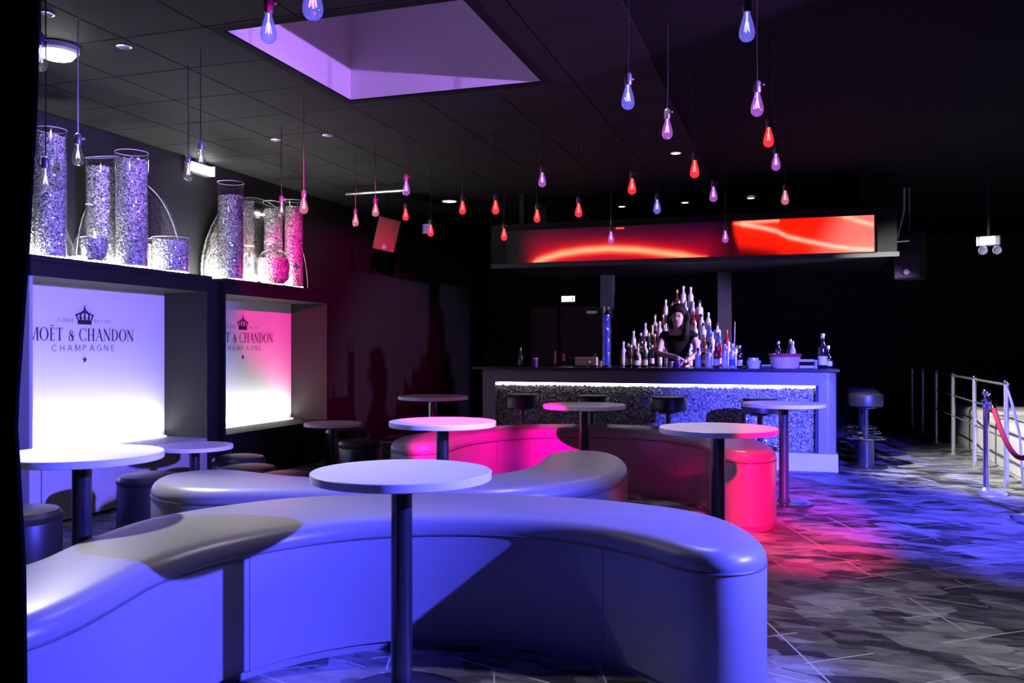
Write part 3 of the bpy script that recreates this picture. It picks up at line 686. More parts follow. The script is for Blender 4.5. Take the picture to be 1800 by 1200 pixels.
def pic(u, v):
    r, g_, b_ = 0.0, 0.0, 0.0
    sm = lambda a, b, x: max(0, min(1, (x - a) / (b - a))) ** 2 * (3 - 2 * max(0, min(1, (x - a) / (b - a))))
    left = sm(905, 960, u) * (1 - sm(1230, 1300, u)); bt = sm(395, 445, v)
    r += left * (0.02 + 0.22 * bt) ; b_ += left * .012
    rt = sm(1283, 1300, u); lo = poly_at(u, [(1283, 396), (1300, 425), (1360, 432), (1420, 470), (1540, 520)]) or 0
    k = rt * (1 - sm(lo - 6, lo + 22, v)); r += .85 * k; g_ += .008 * k; r += rt * .06
    pk = sm(1425, 1500, u - (v - 410) * -.5) * sm(1300, 1400, u); r += .2 * pk; g_ += .14 * pk; b_ += .12 * pk
    for arc, w_, hot in ((arcA, 5, 1.0), (arcB, 3.6, .75), (arcC, 3, .5), (arcD, 4, .6)):
        y = poly_at(u, arc)
        if y is None: continue
        e = min(1, (u - arc[0][0]) / 20 + .15); e *= min(1, (arc[-1][0] - u) / 60 + (.25 if arc is arcA else 1))
        d = abs(v - y); c0 = math.exp(-(d / (w_ * max(.5, e))) ** 2) * e * hot; h0 = math.exp(-(d / 13) ** 2) * e
        r += 1.0 * c0 + .55 * h0; g_ += .36 * c0 + .01 * h0; b_ += .16 * c0
        if arc is not arcA: g_ += .12 * c0; b_ += .2 * c0
    if abs(v - 401) < 1.6 and 1082 < u < 1097: r += .8; g_ += .1
    return min(r, 1.1), min(g_, .8), min(b_, .7)
me_b = MB(); bm = me_b.bm; nx, nz = 420, 40; lay = bm.loops.layers.float_color.new('picture'); G = {}; CC = {}
for i in range(nx + 1):
    for k in range(nz + 1):
        x = sx0 + (sx1 - sx0) * i / nx; z = sz0 + (sz1 - sz0) * k / nz; Y = CY - .034
        dd = FX * x + FY * Y; u = 900 + FPX * (RX * x + RY * Y) / dd; v = VH - (z - HC) * FPX / dd
        G[i, k] = bm.verts.new((x, Y, z)); CC[i, k] = pic(u, v)
for i in range(nx):
    for k in range(nz):
        ks = [(i, k), (i + 1, k), (i + 1, k + 1), (i, k + 1)]; f = bm.faces.new([G[q] for q in ks])
        for lp, q in zip(f.loops, ks): lp[lay] = CC[q] + (1,)
me_b.build('picture', screen_mat(), scr, world=True)
# canopy posts
for i, (u0, l) in enumerate([(1274, 'square dark column behind the bottle pyramid, holding the canopy'), (1068, 'square black column between the doorway and the bar')]):
    p = on_y(u0, 600, 11.9); o = thing('column_post', (p.x, p.y, 0), l, 'column')
    MB().bx(-.085, .085, -.085, .085, 0, 2.31).build('shaft', mat('blue_grey_paint', (.025, .025, .035), .7), o)
    MB().bx(-.10, .10, -.10, .10, 0, .08).build('foot', M_UNIT, o)

# ------------------------------------------------------------------ bottles
def gl(name, c_, e=0.0): return mat(name, c_, 0.12, coat=.3, spec=.8)
G_CLEAR = mat('frosted_clear_glass', (.62, .60, .66), .15, spec=.8); G_GREEN = gl('green_bottle_glass', (.02, .05, .03)); G_BROWN = gl('amber_glass', (.12, .04, .012)); G_DARK = gl('black_bottle_glass', (.012, .012, .014)); G_RED = gl('red_glass', (.25, .01, .02)); G_BLUE = gl('blue_glass', (.05, .12, .45)); G_CREAM = gl('cream_glass', (.6, .5, .36))
L_WHITE = mat('white_paper_label', (.72, .70, .72), .6); L_CREAM = mat('cream_paper_label', (.6, .52, .4), .6); L_BLUE = mat('blue_paper_label', (.06, .10, .40), .6); L_BLACK = mat('black_paper_label', (.02, .02, .02), .6)
C_GOLD = mat('gold_cap', (.7, .5, .2), .3, metal=.8); C_WHITE = mat('white_cap', (.7, .7, .72), .4); C_DARK = mat('dark_cap', (.03, .03, .03), .4); C_RED = mat('red_cap', (.4, .02, .03), .4); C_SILV = mat('silver_cap', (.75, .75, .78), .25, metal=.8)
KINDS = [('clear', G_CLEAR, L_WHITE, C_WHITE, 'slim'), ('clear', G_CLEAR, L_BLUE, C_SILV, 'slim'), ('amber', G_BROWN, L_CREAM, C_GOLD, 'round'), ('dark', G_DARK, L_WHITE, C_SILV, 'slim'), ('frosted', G_CLEAR, L_WHITE, C_DARK, 'square'),
         ('red', G_RED, L_WHITE, C_RED, 'slim'), ('green', G_GREEN, L_CREAM, C_GOLD, 'champagne'), ('cream', G_CREAM, L_WHITE, C_GOLD, 'round'), ('blue', G_BLUE, L_WHITE, C_SILV, 'slim'), ('dark', G_DARK, L_WHITE, C_WHITE, 'round')]
BM = {}
def bottle_meshes(k):
    if k in BM: return BM[k]
    nm, gm, lm, cm, sh = KINDS[k]
    P = {'slim': [(.030, 0), (.035, .006), (.035, .165), (.030, .185), (.016, .205), (.0135, .255)], 'round': [(.036, 0), (.044, .008), (.045, .10), (.040, .13), (.020, .155), (.0135, .175), (.0135, .235)],
         'square': [(.036, 0), (.040, .006), (.040, .15), (.036, .165), (.015, .18), (.014, .225)], 'champagne': [(.036, 0), (.042, .008), (.042, .14), (.036, .175), (.018, .225), (.0145, .28)]}[sh]
    zt = P[-1][1]; a = MB().lathe(P, 8 if sh == 'square' else 14).mesh('bottle_glass', gm, True, 50)
    r = max(q[0] for q in P) + .0008; b = MB().lathe([(r, .03), (r, .10 if sh != 'round' else .085)], 8 if sh == 'square' else 14, cap0=False, cap1=False).mesh('paper_label', lm, True, 50)
    c_ = MB().lathe([(.0155, zt - (.07 if sh == 'champagne' else .012)), (.0165, zt), (.0165, zt + .022), (.012, zt + .027)], 12).mesh('cap', cm, True, 50)
    BM[k] = (a, b, c_, zt + .027); return BM[k]
def bottle(k, loc, label, group, s=1.0):
    a, b, c_, h = bottle_meshes(k); o = thing('bottle', loc, label, 'bottle', group); o.scale = (s, s, s)
    put('bottle_body', a, o); put('paper_label', b, o); put('cap', c_, o); return o
# stepped stand on a back counter
pc = on_y(1195, 600, 11.1); PXc, PYc = pc.x, 11.2
bc = thing('back_counter', (PXc, PYc, 0), 'dark work counter behind the bar under the bottle pyramid', 'counter')
MB().bx(-1.2, 1.0, -.3, .5, 0, ZB - .03).build('body', M_UNIT, bc); MB().bx(-1.22, 1.02, -.32, .52, ZB - .03, ZB).build('worktop', M_BARTOP, bc)
pyr = thing('bottle_stand', (PXc, PYc, ZB), 'stepped black stand holding the pyramid of bottles', 'stand')
TI = [(.70, 0.0), (.58, .14), (.46, .27), (.34, .41), (.22, .56), (.09, .72)]
for i, (hw, z) in enumerate(TI[1:]):
    MB().bx(-hw - .05, hw + .05, -.25 + .10 * (i + 1), .42, TI[i][1], z).build('step', M_BLACK, pyr)
random.seed(11)
tn = ['bottom', 'second', 'third', 'fourth', 'fifth', 'top']
left_pref = [2, 7, 3, 2, 0, 6]; right_pref = [0, 0, 1, 4, 5, 0, 8, 4, 2, 0]
for i, (hw, z) in enumerate(TI):
    n = max(2, int(2 * hw / .088) + 1)
    for j in range(n):
        x = -hw + 2 * hw * j / (n - 1) + random.uniform(-.008, .008)
        k = random.choice(left_pref if x < -.25 else right_pref)
        y = -.25 + .10 * i + .05
        bottle(k, (PXc + x, PYc + y, ZB + z + .0005), '%s bottle on the %s tier of the bottle pyramid, %s from its curtain side' % (KINDS[k][0], tn[i], ORD[j] if j < 16 else 'last'), 'bottles on the pyramid', random.uniform(.92, 1.12))
# bottles and things on the bar top
def onbar(u, dy=.30): p = on_y(u, 600, BY + dy); return (p.x, p.y, ZB)
for u, k, l, s, dy in [(1104, 3, 'dark bottle with round white label at the left end of the bottle cluster', 1.0, .2), (1117, 9, 'squat bottle with big white label beside the dark bottle cluster', .95, .2), (1133, 6, 'green champagne bottle beside the two white-labelled bottles', .9, .3),
                    (1227, 4, 'frosted square bottle before the bartender\'s forearm', .9, .2), (1246, 4, 'bright frosted square bottle under the pyramid\'s slope', 1.0, .2), (1259, 5, 'red bottle standing between two pale bottles on the bar', 1.0, .22),
                    (1274, 0, 'pale bottle with white label on the bar, left of a pair', .95, .2), (1287, 1, 'pale bottle with blue label on the bar, right of a pair', .98, .2), (1300, 3, 'dark bottle with square white label and pourer beside the white tub', .9, .2),
                    (1446, 3, 'tall dark bottle with white label at the bar corner', 1.35, .25), (1456, 9, 'short dark bottle with white label at the bar corner', .95, .35), (915, 6, 'dark bottle alone at the dark end of the bar', .75, .3)]:
    bottle(k, onbar(u, dy), l, 'bottles on the bar top', s)
for u, l in [(1035, 'small white cup on the bar below the tan box'), (1056, 'small pale cup on the bar by the blue glass tube'), (1180, 'small glass on the bar before the bartender')]:
    p = onbar(u, .18); o = thing('cup', p, l, 'cup', 'small cups on the bar')
    MB().lathe([(.022, 0), (.028, .07), (.025, .07), (.020, .006), (0, .006)], 18).build('cup_wall', C_WHITE if u < 1100 else G_CLEAR, o, smooth=True)
    MB().lathe([(.0285, .066), (.0295, .07), (.0285, .074)], 18, cap0=False, cap1=False).build('rim', C_WHITE, o)
for u, l in [(941, 'purple tumbler near the dark end of the bar'), (1191, 'violet tumbler beside the small glass before the bartender')]:
    o = thing('tumbler', onbar(u, .28), l, 'tumbler', 'tumblers on the bar')
    MB().lathe([(.026, 0), (.032, .10), (.029, .10), (.024, .01), (0, .01)], 18).build('wall', mat('purple_plastic', (.25, .05, .45), .3), o, smooth=True)
    MB().lathe([(.0325, .094), (.0335, .10), (.0325, .104)], 18, cap0=False, cap1=False).build('rim', C_WHITE, o)
# white tub of napkins
o = thing('napkin_tub', onbar(1325, .22), 'white tub heaped with napkins on the bar', 'tub')
MB().lathe([(.062, 0), (.078, .085), (.072, .085), (.058, .006), (0, .006)], 24).build('tub', C_WHITE, o, smooth=True)
b = MB(); random.seed(3)
for k in range(9): b.box((random.uniform(-.035, .035), random.uniform(-.035, .035), .09), (.05, .05, .05), random.random() * 3, .006)
b.build('napkins', L_WHITE, o)
# tan ice bucket with bottles leaning in
tub = thing('ice_tub', onbar(1380, .24), 'wide tan ice tub with a reddish rim on the bar', 'tub')
MB().lathe([(.135, 0), (.145, .008), (.162, .125), (.155, .125), (.138, .012), (0, .012)], 32).build('tub_wall', mat('tan_plastic', (.62, .45, .28), .4), tub, smooth=True)
MB().lathe([(.162, .125), (.175, .16), (.168, .162), (.156, .125)], 32, cap0=False, cap1=False).build('rim_band', mat('red_clear_plastic', (.45, .06, .10), .25), tub, smooth=True)
MB().lathe([(0, .10), (.14, .10), (.145, .105), (0, .112)], 24).build('ice_fill', M_ICE, tub)
for (dx, dy_, k, l) in [(-.07, 0, 3, 'dark bottle with silver cap standing in the ice tub'), (.055, .03, 6, 'green bottle with gold foil standing in the ice tub'), (.08, -.04, 0, 'clear bottle with white cap standing in the ice tub')]:
    q = Vector(onbar(1380, .24)); bottle(k, (q.x + dx, q.y + dy_, ZB + .045), l, 'bottles in the ice tub', .9)
o = thing('glass_tray', onbar(1418, .25), 'stack of clear glass dishes beside the tan tub', 'dishes')
for k in range(3): MB().box((0, 0, .02 + k * .034), (.15, .12, .028), 0, .004).build('dish', G_CLEAR if k != 1 else G_DARK, o)
o = thing('white_cups', onbar(1436, .30), 'short stack of white cups by the bar corner', 'cups')
for k in range(3): MB().lathe([(.026, k * .032), (.034, .028 + k * .032), (.030, .028 + k * .032), (.022, .006 + k * .032)], 16).build('cup', C_WHITE, o, smooth=True)
o = thing('paper_stack', onbar(1347, .2), 'thin white stack of paper on the bar by the tan tub', 'paper')
for k in range(3): MB().box((0, 0, .03 + .004 * k), (.10, .07, .003), .05 * k).build('sheet', L_WHITE, o)
MB().box((0, 0, .014), (.11, .08, .028), 0, .004).build('holder', M_BLACK, o)
o = thing('drinking_straw', onbar(1290, .42), 'thin tall stick rising from behind the pale bottles', 'stick'); MB().tube([(0, 0, 0), (.012, 0, .52)], .006, 8).build('shaft', M_STEEL, o); MB().lathe([(.02, 0), (.02, .03)], 12).build('foot', M_BMET, o)
# tan box + till with blue glass tube
o = thing('tan_box', onbar(1031, .42), 'tan cardboard box on the bar in front of the door', 'box')
MB().box((0, 0, .065), (.26, .10, .10), 0, .004).build('carton', mat('tan_card', (.55, .42, .28), .7, emit=None), o); MB().box((0, 0, .1155), (.26, .012, .002)).build('tape', L_CREAM, o); MB().box((0, 0, .0075), (.30, .13, .015)).build('tray', M_BLACK, o)
p = onbar(1066, .52); o = thing('glass_tube', p, 'tall blue-lit glass tube of crystals standing on the bar', 'tube lamp')
MB().lathe([(.055, .02), (.055, .72)], 24, cap0=False, cap1=False).build('glass_wall', M_GLASS, o, smooth=True)
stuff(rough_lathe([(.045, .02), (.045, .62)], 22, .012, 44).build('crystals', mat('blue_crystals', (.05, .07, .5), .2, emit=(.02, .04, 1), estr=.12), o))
MB().lathe([(.065, 0), (.065, .02)], 24).build('base', M_BMET, o)

# ------------------------------------------------------------------ bartender
SKIN = mat('skin', (.55, .40, .36), .5, var=.05); SHIRT = mat('black_cotton', (.008, .007, .009), .9, spec=.1); HAIR = mat('dark_hair', (.010, .008, .008), .7, spec=.2)
px = on_y(1192, 600, 10.54); per = thing('person', (px.x, 10.54, 0), 'person in black T-shirt with dark hair working behind the bar, arms bent', 'person')
def skin_obj(name, V, E, m, parent, sub=2, extra=None):
    me = bpy.data.meshes.new(name); me.from_pydata([v[:3] for v in V], E, []); o = put(name, me, parent)
    sk = o.modifiers.new('skin', 'SKIN'); sk.use_smooth_shade = True
    for i, v in enumerate(V):
        q = me.skin_vertices[0].data[i]; r = v[3]; q.radius = (r, r) if not isinstance(r, tuple) else r; q.use_root = (i == 0)
    sd = o.modifiers.new('sub', 'SUBSURF'); sd.levels = sub; sd.render_levels = sub
    me.materials.append(m); return o
V = [(0, .02, .98, .13), (0, .01, 1.15, .115), (0, 0, 1.32, .13), (0, -.01, 1.45, .10), (0, -.03, 1.525, .046), (0, -.060, 1.605, .058), (0, -.06, 1.67, .086), (0, -.05, 1.735, .084),
     (-.17, 0, 1.45, .055), (-.20, -.10, 1.34, .046), (-.205, -.19, 1.235, .040), (-.08, -.27, 1.215, .034), (.02, -.315, 1.20, .026), (.055, -.33, 1.19, .026),
     (.17, 0, 1.45, .055), (.225, -.08, 1.34, .046), (.24, -.16, 1.23, .040), (.18, -.26, 1.185, .034), (.125, -.34, 1.15, .026), (.105, -.37, 1.14, .026),
     (-.10, .02, .92, .095), (-.11, .0, .50, .062), (-.11, .04, .10, .042), (-.11, -.10, .035, .035), (.10, .02, .92, .095), (.11, 0, .50, .062), (.11, .04, .10, .042), (.11, -.10, .035, .035)]
E = [(0, 1), (1, 2), (2, 3), (3, 4), (4, 5), (5, 6), (6, 7), (3, 8), (8, 9), (9, 10), (10, 11), (11, 12), (12, 13), (3, 14), (14, 15), (15, 16), (16, 17), (17, 18), (18, 19), (0, 20), (20, 21), (21, 22), (22, 23), (0, 24), (24, 25), (25, 26), (26, 27)]
def fingers(hand, d, s):
    d = Vector(d).normalized(); h = Vector(V[hand][:3]); side = d.cross(Vector((0, 0, 1))).normalized()
    for k, (o_, ln) in enumerate([(-.021, .050), (-.007, .060), (.007, .056), (.020, .044)]):
        a = h + side * o_ + d * .022; b_ = a + d * ln * .55 + Vector((0, 0, -.004)); c_ = b_ + d * ln * .35 + Vector((0, 0, -.022))
        i = len(V); V.extend([tuple(a) + (.0095,), tuple(b_) + (.0085,), tuple(c_) + (.0075,)]); E.extend([(hand, i), (i, i + 1), (i + 1, i + 2)])
    a = h - d * .005 + side * s * .03; b_ = a + side * s * .022 + d * .03; i = len(V); V.extend([tuple(a) + (.011,), tuple(b_) + (.009,)]); E.extend([(hand, i), (i, i + 1)])
fingers(13, (.10, -.04, -.03), 1); fingers(19, (-.06, -.08, -.03), -1)
body = skin_obj('body', V, E, SKIN, per, 2)
TS = [(0, .02, .93, .15), (0, .01, 1.15, .135), (0, 0, 1.33, .145), (0, -.008, 1.44, .115), (-.165, 0, 1.45, .072), (-.195, -.06, 1.375, .066), (.165, 0, 1.45, .072), (.205, -.055, 1.375, .066)]
skin_obj('t_shirt', TS, [(0, 1), (1, 2), (2, 3), (3, 4), (4, 5), (3, 6), (6, 7)], SHIRT, per, 2)
TR = [(0, .02, .98, .145), (-.10, .02, .90, .112), (-.11, 0, .5, .078), (-.11, .04, .10, .062), (.10, .02, .90, .112), (.11, 0, .5, .078), (.11, .04, .10, .062)]
skin_obj('trousers', TR, [(0, 1), (1, 2), (2, 3), (0, 4), (4, 5), (5, 6)], SHIRT, per, 2)
h = MB(); h.ball((0, -.035, 1.735), .108, (1, 1.02, .95), 18)
for v in list(h.bm.verts):
    if v.co.y < -.10 and v.co.z < 1.765: v.co.y = -.10; 
h.tube([(.085, -.02, 1.74), (.105, -.03, 1.66), (.11, -.05, 1.57), (.10, -.10, 1.47), (.08, -.115, 1.40)], [.045, .05, .05, .045, .02], 10)
h.tube([(-.085, 0, 1.72), (-.10, .02, 1.62), (-.09, .06, 1.52)], [.04, .04, .02], 10); h.ball((0, .05, 1.62), .09, (1, .6, 1.5), 14)
h.build('hair', HAIR, per, smooth=True, angle=80)
f = MB(); f.ball((0, -.157, 1.655), .014, (.9, 1.1, 1.7), 10); f.build('nose', SKIN, body, smooth=True)
for s_ in (-1, 1):
    MB().ball((s_ * .031, -.140, 1.678), .012, (1.2, .7, .8), 10).build('eye', mat('eye_dark', (.05, .04, .05), .3), body, smooth=True)
    MB().ball((s_ * .032, -.143, 1.700), .014, (1.5, .5, .3), 8).build('eyebrow', HAIR, body)
    MB().ball((s_ * .09, -.05, 1.66), .022, (.4, .8, 1.3), 8).build('ear', SKIN, body, smooth=True)
MB().ball((0, -.132, 1.612), .018, (1.3, .5, .45), 10).build('lips', mat('lips', (.4, .16, .16), .4), body, smooth=True)

# ================================================================== RIGHT SIDE: railing, benches, rope stanchions
RXX = 1.83
rail = thing('railing', (RXX, 12.4, 0), 'steel post railing running back in front of the white benches', 'railing')
ys = [9.0, 10.5, 11.85, 13.2, 14.55, 15.8]
for y in ys:
    b = MB(); b.lathe([(.022, 0), (.022, .97)], 14, c=(0, y - 12.4, 0)); p_ = b.build('post', M_STEEL, rail, smooth=True)
    MB().lathe([(.06, 0), (.06, .008), (.024, .014)], 18, c=(0, y - 12.4, 0)).build('foot_plate', M_STEEL, p_, smooth=True)
    MB().ball((0, y - 12.4, .985), .028, seg=12).build('cap', M_CHROME, p_, smooth=True)
MB().tube([(0, ys[0] - 12.4, .965), (0, ys[-1] - 12.4, .965)], .012, 8).build('top_rail', mat('dark_rail', (.12, .12, .13), .3), rail, smooth=True)
for z in (.72, .47): MB().tube([(0, ys[0] - 12.4, z), (0, ys[-1] - 12.4, z)], .009, 8).build('cable', mat('dark_rail', (.12, .12, .13), .3), rail, smooth=True)
MB().tube([(0, ys[0] - 12.4, .97), (.035, ys[0] - 12.45, .80), (.09, ys[0] - 12.5, .5), (.11, ys[0] - 12.52, .05)], .012, 8).build('end_brace', M_STEEL, rail, smooth=True)
def rr(x0, x1, y0, y1, r):
    o = []
    for cx, cy, a in ((x1 - r, y1 - r, 0), (x0 + r, y1 - r, 90), (x0 + r, y0 + r, 180), (x1 - r, y0 + r, 270)):
        for k in range(3): o.append((cx + r * math.cos(R(a + 45 * k)), cy + r * math.sin(R(a + 45 * k))))
    return o
def bench(x0, x1, y0, y1, H, label, seams):
    o = []
    P = rr(x0, x1, y0, y1, .22); dense = []
    for a, b_ in zip(P, P[1:] + P[:1]):
        n = max(1, int(math.dist(a, b_) / .3))
        for k in range(n): dense.append((a[0] + (b_[0] - a[0]) * k / n, a[1] + (b_[1] - a[1]) * k / n))
    return sofa('lounge_bench', dense, H, label, seams, 'white benches behind the railing', M_WLEATH, 'bench')
bench(2.08, 3.1, 7.2, 11.5, .52, 'long white leather bench behind the rope post', [(2.08, 8.4), (2.08, 9.8), (2.08, 10.9)])
bench(2.08, 3.1, 11.7, 13.6, .55, 'short white leather bench at the far end of the railing', [(2.08, 12.6)])
stn = thing('rope_stanchion', (1.61, 8.70, 0), 'chrome stanchion with ball top holding the red rope', 'stanchion', 'rope posts')
MB().lathe([(.17, 0), (.17, .014), (.155, .024), (.05, .036), (.03, .06)], 40).build('base', M_STEEL, stn, smooth=True)
MB().lathe([(.026, .04), (.026, .80)], 20).build('pole', M_CHROME, stn, smooth=True)
MB().lathe([(.036, .80), (.04, .81), (.04, .84), (.026, .85), (.02, .87), (.016, .875)], 20).build('collar', M_CHROME, stn, smooth=True)
MB().ball((0, 0, .905), .036, seg=18).build('ball_top', M_CHROME, stn, smooth=True)
n = 16; MB().tube([(.05 + .02 * math.cos(2 * PI * k / n), -.01, .81 + .02 * math.sin(2 * PI * k / n)) for k in range(n)], .005, 6, True).build('ring', M_CHROME, stn, smooth=True)
s2 = copy_tree(stn, (1.74, 7.50, 0), 'chrome stanchion cut off by the edge of the picture, only its base showing')
a = Vector((1.66, 8.69, .80)); b_ = Vector((1.79, 7.52, .80)); pts = []
for k in range(21):
    t = k / 20; p = a.lerp(b_, t); p.z -= .40 * (1 - (2 * t - 1) ** 2); p.x += .02 * math.sin(PI * t); pts.append(p)
rope = thing('velvet_rope', (1.7, 8.1, 0), 'red velvet rope sagging between the two chrome stanchions', 'rope')
MB().tube(pts, .021, 12).build('rope_cover', mat('red_velvet', (.50, .015, .02), .85, scale=200, bump=.2), rope, smooth=True, world=True)
for q, q2 in ((pts[0], pts[1]), (pts[-1], pts[-2])): MB().tube([q, q + (q2 - q).normalized() * .05], .024, 12).build('end_cap', M_CHROME, rope, smooth=True, world=True)

# ================================================================== BACK WALL: doors and exit sign
for i, (ua, ub, nm) in enumerate([(987, 1056, 'door_1'), (940, 982, 'door_2')]):
    a, b_ = on_y(ua, 600, YB), on_y(ub, 600, YB)
    d = struct(MB().bx(a.x, b_.x, YB - .05, YB, 0, 2.03).build(nm, mat('violet_grey_door', (.16, .15, .20), .5)))
    fr = MB(); fr.bx(a.x - .05, a.x, YB - .07, YB, 0, 2.08); fr.bx(b_.x, b_.x + .05, YB - .07, YB, 0, 2.08); fr.bx(a.x - .05, b_.x + .05, YB - .07, YB, 2.03, 2.08); fr.build('door_frame', mat('grey_frame', (.10, .10, .12), .4), d)
    if i == 0:
        MB().tube([(a.x + .06, YB - .13, 1.13), (b_.x - .04, YB - .13, 1.13)], .018, 8).build('push_bar', M_STEEL, d, smooth=True)
        q = MB(); q.bx(a.x + .05, a.x + .11, YB - .14, YB - .05, 1.06, 1.2); q.bx(b_.x - .10, b_.x - .04, YB - .14, YB - .05, 1.06, 1.2); q.build('bar_bracket', M_STEEL, d)
        MB().bx(b_.x - .25, b_.x - .05, YB - .09, YB - .05, 1.95, 2.0).build('door_closer', M_STEEL, d)
    else: MB().bx(b_.x - .06, b_.x - .02, YB - .10, YB - .05, 1.0, 1.25).build('door_handle', M_STEEL, d)
p = on_y(998, 525, YB - .1); o = thing('exit_sign', (p.x, YB - .06, p.z), 'small glowing white exit sign above the far door', 'sign')
MB().box((0, .02, 0), (.27, .06, .12), 0, .005).build('housing', M_STEEL, o); MB().box((0, -.015, 0), (.25, .008, .10)).build('lit_face', emitter('sign_white', (.9, 1, .95), 3.0), o)
k = MB(); k.box((-.10, -.02, 0), (.012, .003, .06)); k.box((.085, -.02, .01), (.02, .003, .05)); k.box((.10, -.02, -.015), (.012, .003, .04)); k.build('pictogram', M_INK, o)

# ================================================================== CEILING FITTINGS
def downlight(u, v, r, lit, label, s=6.0):
    p = on_z(u, v, ZC - .012); o = thing('downlight', (p.x, p.y, ZC - .012), label, 'downlight', 'recessed ceiling spots')
    MB().lathe([(r, 0), (r * 1.05, -.006), (r * .8, -.010), (r * .78, 0)], 24, cap0=False, cap1=False).build('trim_ring', M_STEEL if not lit else C_WHITE, o, smooth=True)
    MB().lathe([(0, -.004), (r * .78, -.004)], 24, cap1=False).build('lens', emitter('spot_lens', (1, .99, .97), s) if lit else mat('unlit_lens', (.3, .3, .32), .2), o)
    return o
for u, v, r, lit, l in [(1188, 268, .055, 1, 'lit ceiling spot between the purple and red bulbs over the bar side'), (1093, 362, .055, 1, 'lit ceiling spot closest to the middle of the red screen'), (1204, 355, .055, 1, 'lit ceiling spot beside the blue bulb above the screen'), (1320, 347, .055, 1, 'lit ceiling spot above the bright end of the screen'),
                        (790, 353, .11, 1, 'large bright ceiling lamp left of the row of red bulbs'), (218, 81, .045, 0, 'unlit ceiling spot between the bright lamp and the skylight'), (80, 23, .045, 0, 'unlit ceiling spot above the bright white lamp'), (485, 245, .045, 0, 'unlit ceiling spot over the second niche'), (576, 237, .045, 0, 'unlit ceiling spot below the skylight corner')]:
    downlight(u, v, r, lit, l)
pl = on_z(100, 84, ZC - .02)
o = thing('ceiling_lamp', (pl.x, pl.y, ZC - .012), 'glaring white ceiling lamp near the dark curtain', 'ceiling lamp')
MB().lathe([(.13, 0), (.13, -.03), (.11, -.045)], 28, cap0=False, cap1=False).build('rim', C_WHITE, o, smooth=True)
MB().lathe([(.11, -.045), (.09, -.07), (.04, -.085), (0, -.088)], 28, cap0=False).build('diffuser', emitter('lamp_white', (1, 1, 1), 40), o, smooth=True)
# wall emergency light over the first niche and a small glowing white piece on the wall
p = on_x(352, 297, XL + .06); o = thing('emergency_light', (XL, p.y, p.z), 'glowing white emergency light box high on the left wall', 'emergency light')
MB().bx(0, .07, -.17, .17, -.05, .05, .006).build('housing', M_STEEL, o); MB().bx(.07, .085, -.16, .16, -.042, .042).build('lit_face', emitter('sign_white2', (1, 1, 1), 14), o); MB().bx(.06, .12, .15, .158, -.05, .05).build('end_plate', C_WHITE, o)
p = on_x(455, 376, XL + .03); o = thing('wall_glow', (XL, p.y, p.z), 'small flat white glow on the wall between the purple and red vases', 'wall lamp')
mt = Matrix.Rotation(PI / 2, 4, 'Y'); MB().lathe([(.05, 0), (.05, .02), (.03, .03)], 20, mtx=mt).build('housing', C_WHITE, o); MB().box((.035, 0, 0), (.008, .16, .02), 0, .003).build('glow_bar', emitter('glow_w', (1, 1, 1), 10), o)
a = on_z(608, 341, ZC - .10); b_ = on_z(712, 334, ZC - .10); o = thing('ceiling_track', ((a.x + b_.x) / 2, (a.y + b_.y) / 2, ZC), 'thin pale lighting track under the dark ceiling near the red speaker', 'track')
dv = b_ - a; MB().tube([a, b_], .018, 8).build('track_bar', M_STEEL, o, world=True)
q = MB()
for t in (.15, .85): c0 = a + dv * t; q.tube([c0, (c0.x, c0.y, ZC)], .006, 6)
q.build('hanger_rod', M_BMET, o, world=True)

# ------------------------------------------------------------------ speakers
def speaker(u, v, d, size, rz, tilt, label, grille):
    p = at_d(u, v, d); o = thing('loudspeaker', p, label, 'loudspeaker', 'wall loudspeakers'); rot = (tilt, R(12) if tilt else 0, rz)
    for q in (MB().box((0, size[1] / 2, 0), size, 0, .01).build('cabinet', M_BLACK, o),
              MB().box((0, -.006, 0), (size[0] * .94, .012, size[2] * .95), 0, .003).build('grille', grille, o),
              MB().lathe([(.03, 0), (.03, .008)], 16, mtx=Matrix.Translation((0, -.012, -size[2] * .36)) @ Matrix.Rotation(PI / 2, 4, 'X')).build('badge', M_STEEL, o)):
        q.rotation_euler = rot
    bk = Matrix.Rotation(rz, 3, 'Z') @ Vector((0, size[1] * .7, 0))
    MB().tube([(bk.x, bk.y, 0), (bk.x, bk.y, ZC - p.z)], .02, 8).build('hanging_bracket', M_BMET, o)
    return o
speaker(680, 412, 10.5, (.27, .26, .42), R(30), R(24), 'tilted loudspeaker with a red-brown grille near the corner', mat('red_brown_grille', (.16, .012, .014), .6, scale=400, bump=.3))  # the redness lies in the grille colour
speaker(1594, 448, 9.6, (.27, .28, .52), R(-20), R(0), 'dark loudspeaker hanging to the right of the red screen', M_BLACK)
p = at_d(1594, 405, 9.6); o = thing('speaker_cable', (p.x, p.y, p.z), 'pale cables rising from the dark hanging loudspeaker', 'cable')
MB().tube([at_d(1577, 420, 9.5), at_d(1583, 395, 9.5), at_d(1589, 370, 9.5), at_d(1590, 330, 9.5)], .012, 6).build('thick_cable', C_WHITE, o, world=True); MB().tube([at_d(1598, 418, 9.6), at_d(1599, 380, 9.6), at_d(1598, 330, 9.6)], .007, 6).build('thin_cable', M_STEEL, o, world=True)
MB().tube([at_d(1573, 425, 9.5), at_d(1598, 423, 9.5)], .008, 6).build('cross_bar', M_STEEL, o, world=True)
p = at_d(1738, 424, 9.0); o = thing('twin_spot_lamp', p, 'bright box lamp with two round heads at the dark right side', 'lamp')
MB().box((0, 0, 0), (.22, .10, .10), R(-15), .01).build('housing', M_STEEL, o); MB().box((-.02, -.055, .005), (.13, .012, .075), R(-15)).build('lit_face', emitter('glow_w3', (1, 1, .97), 6), o)
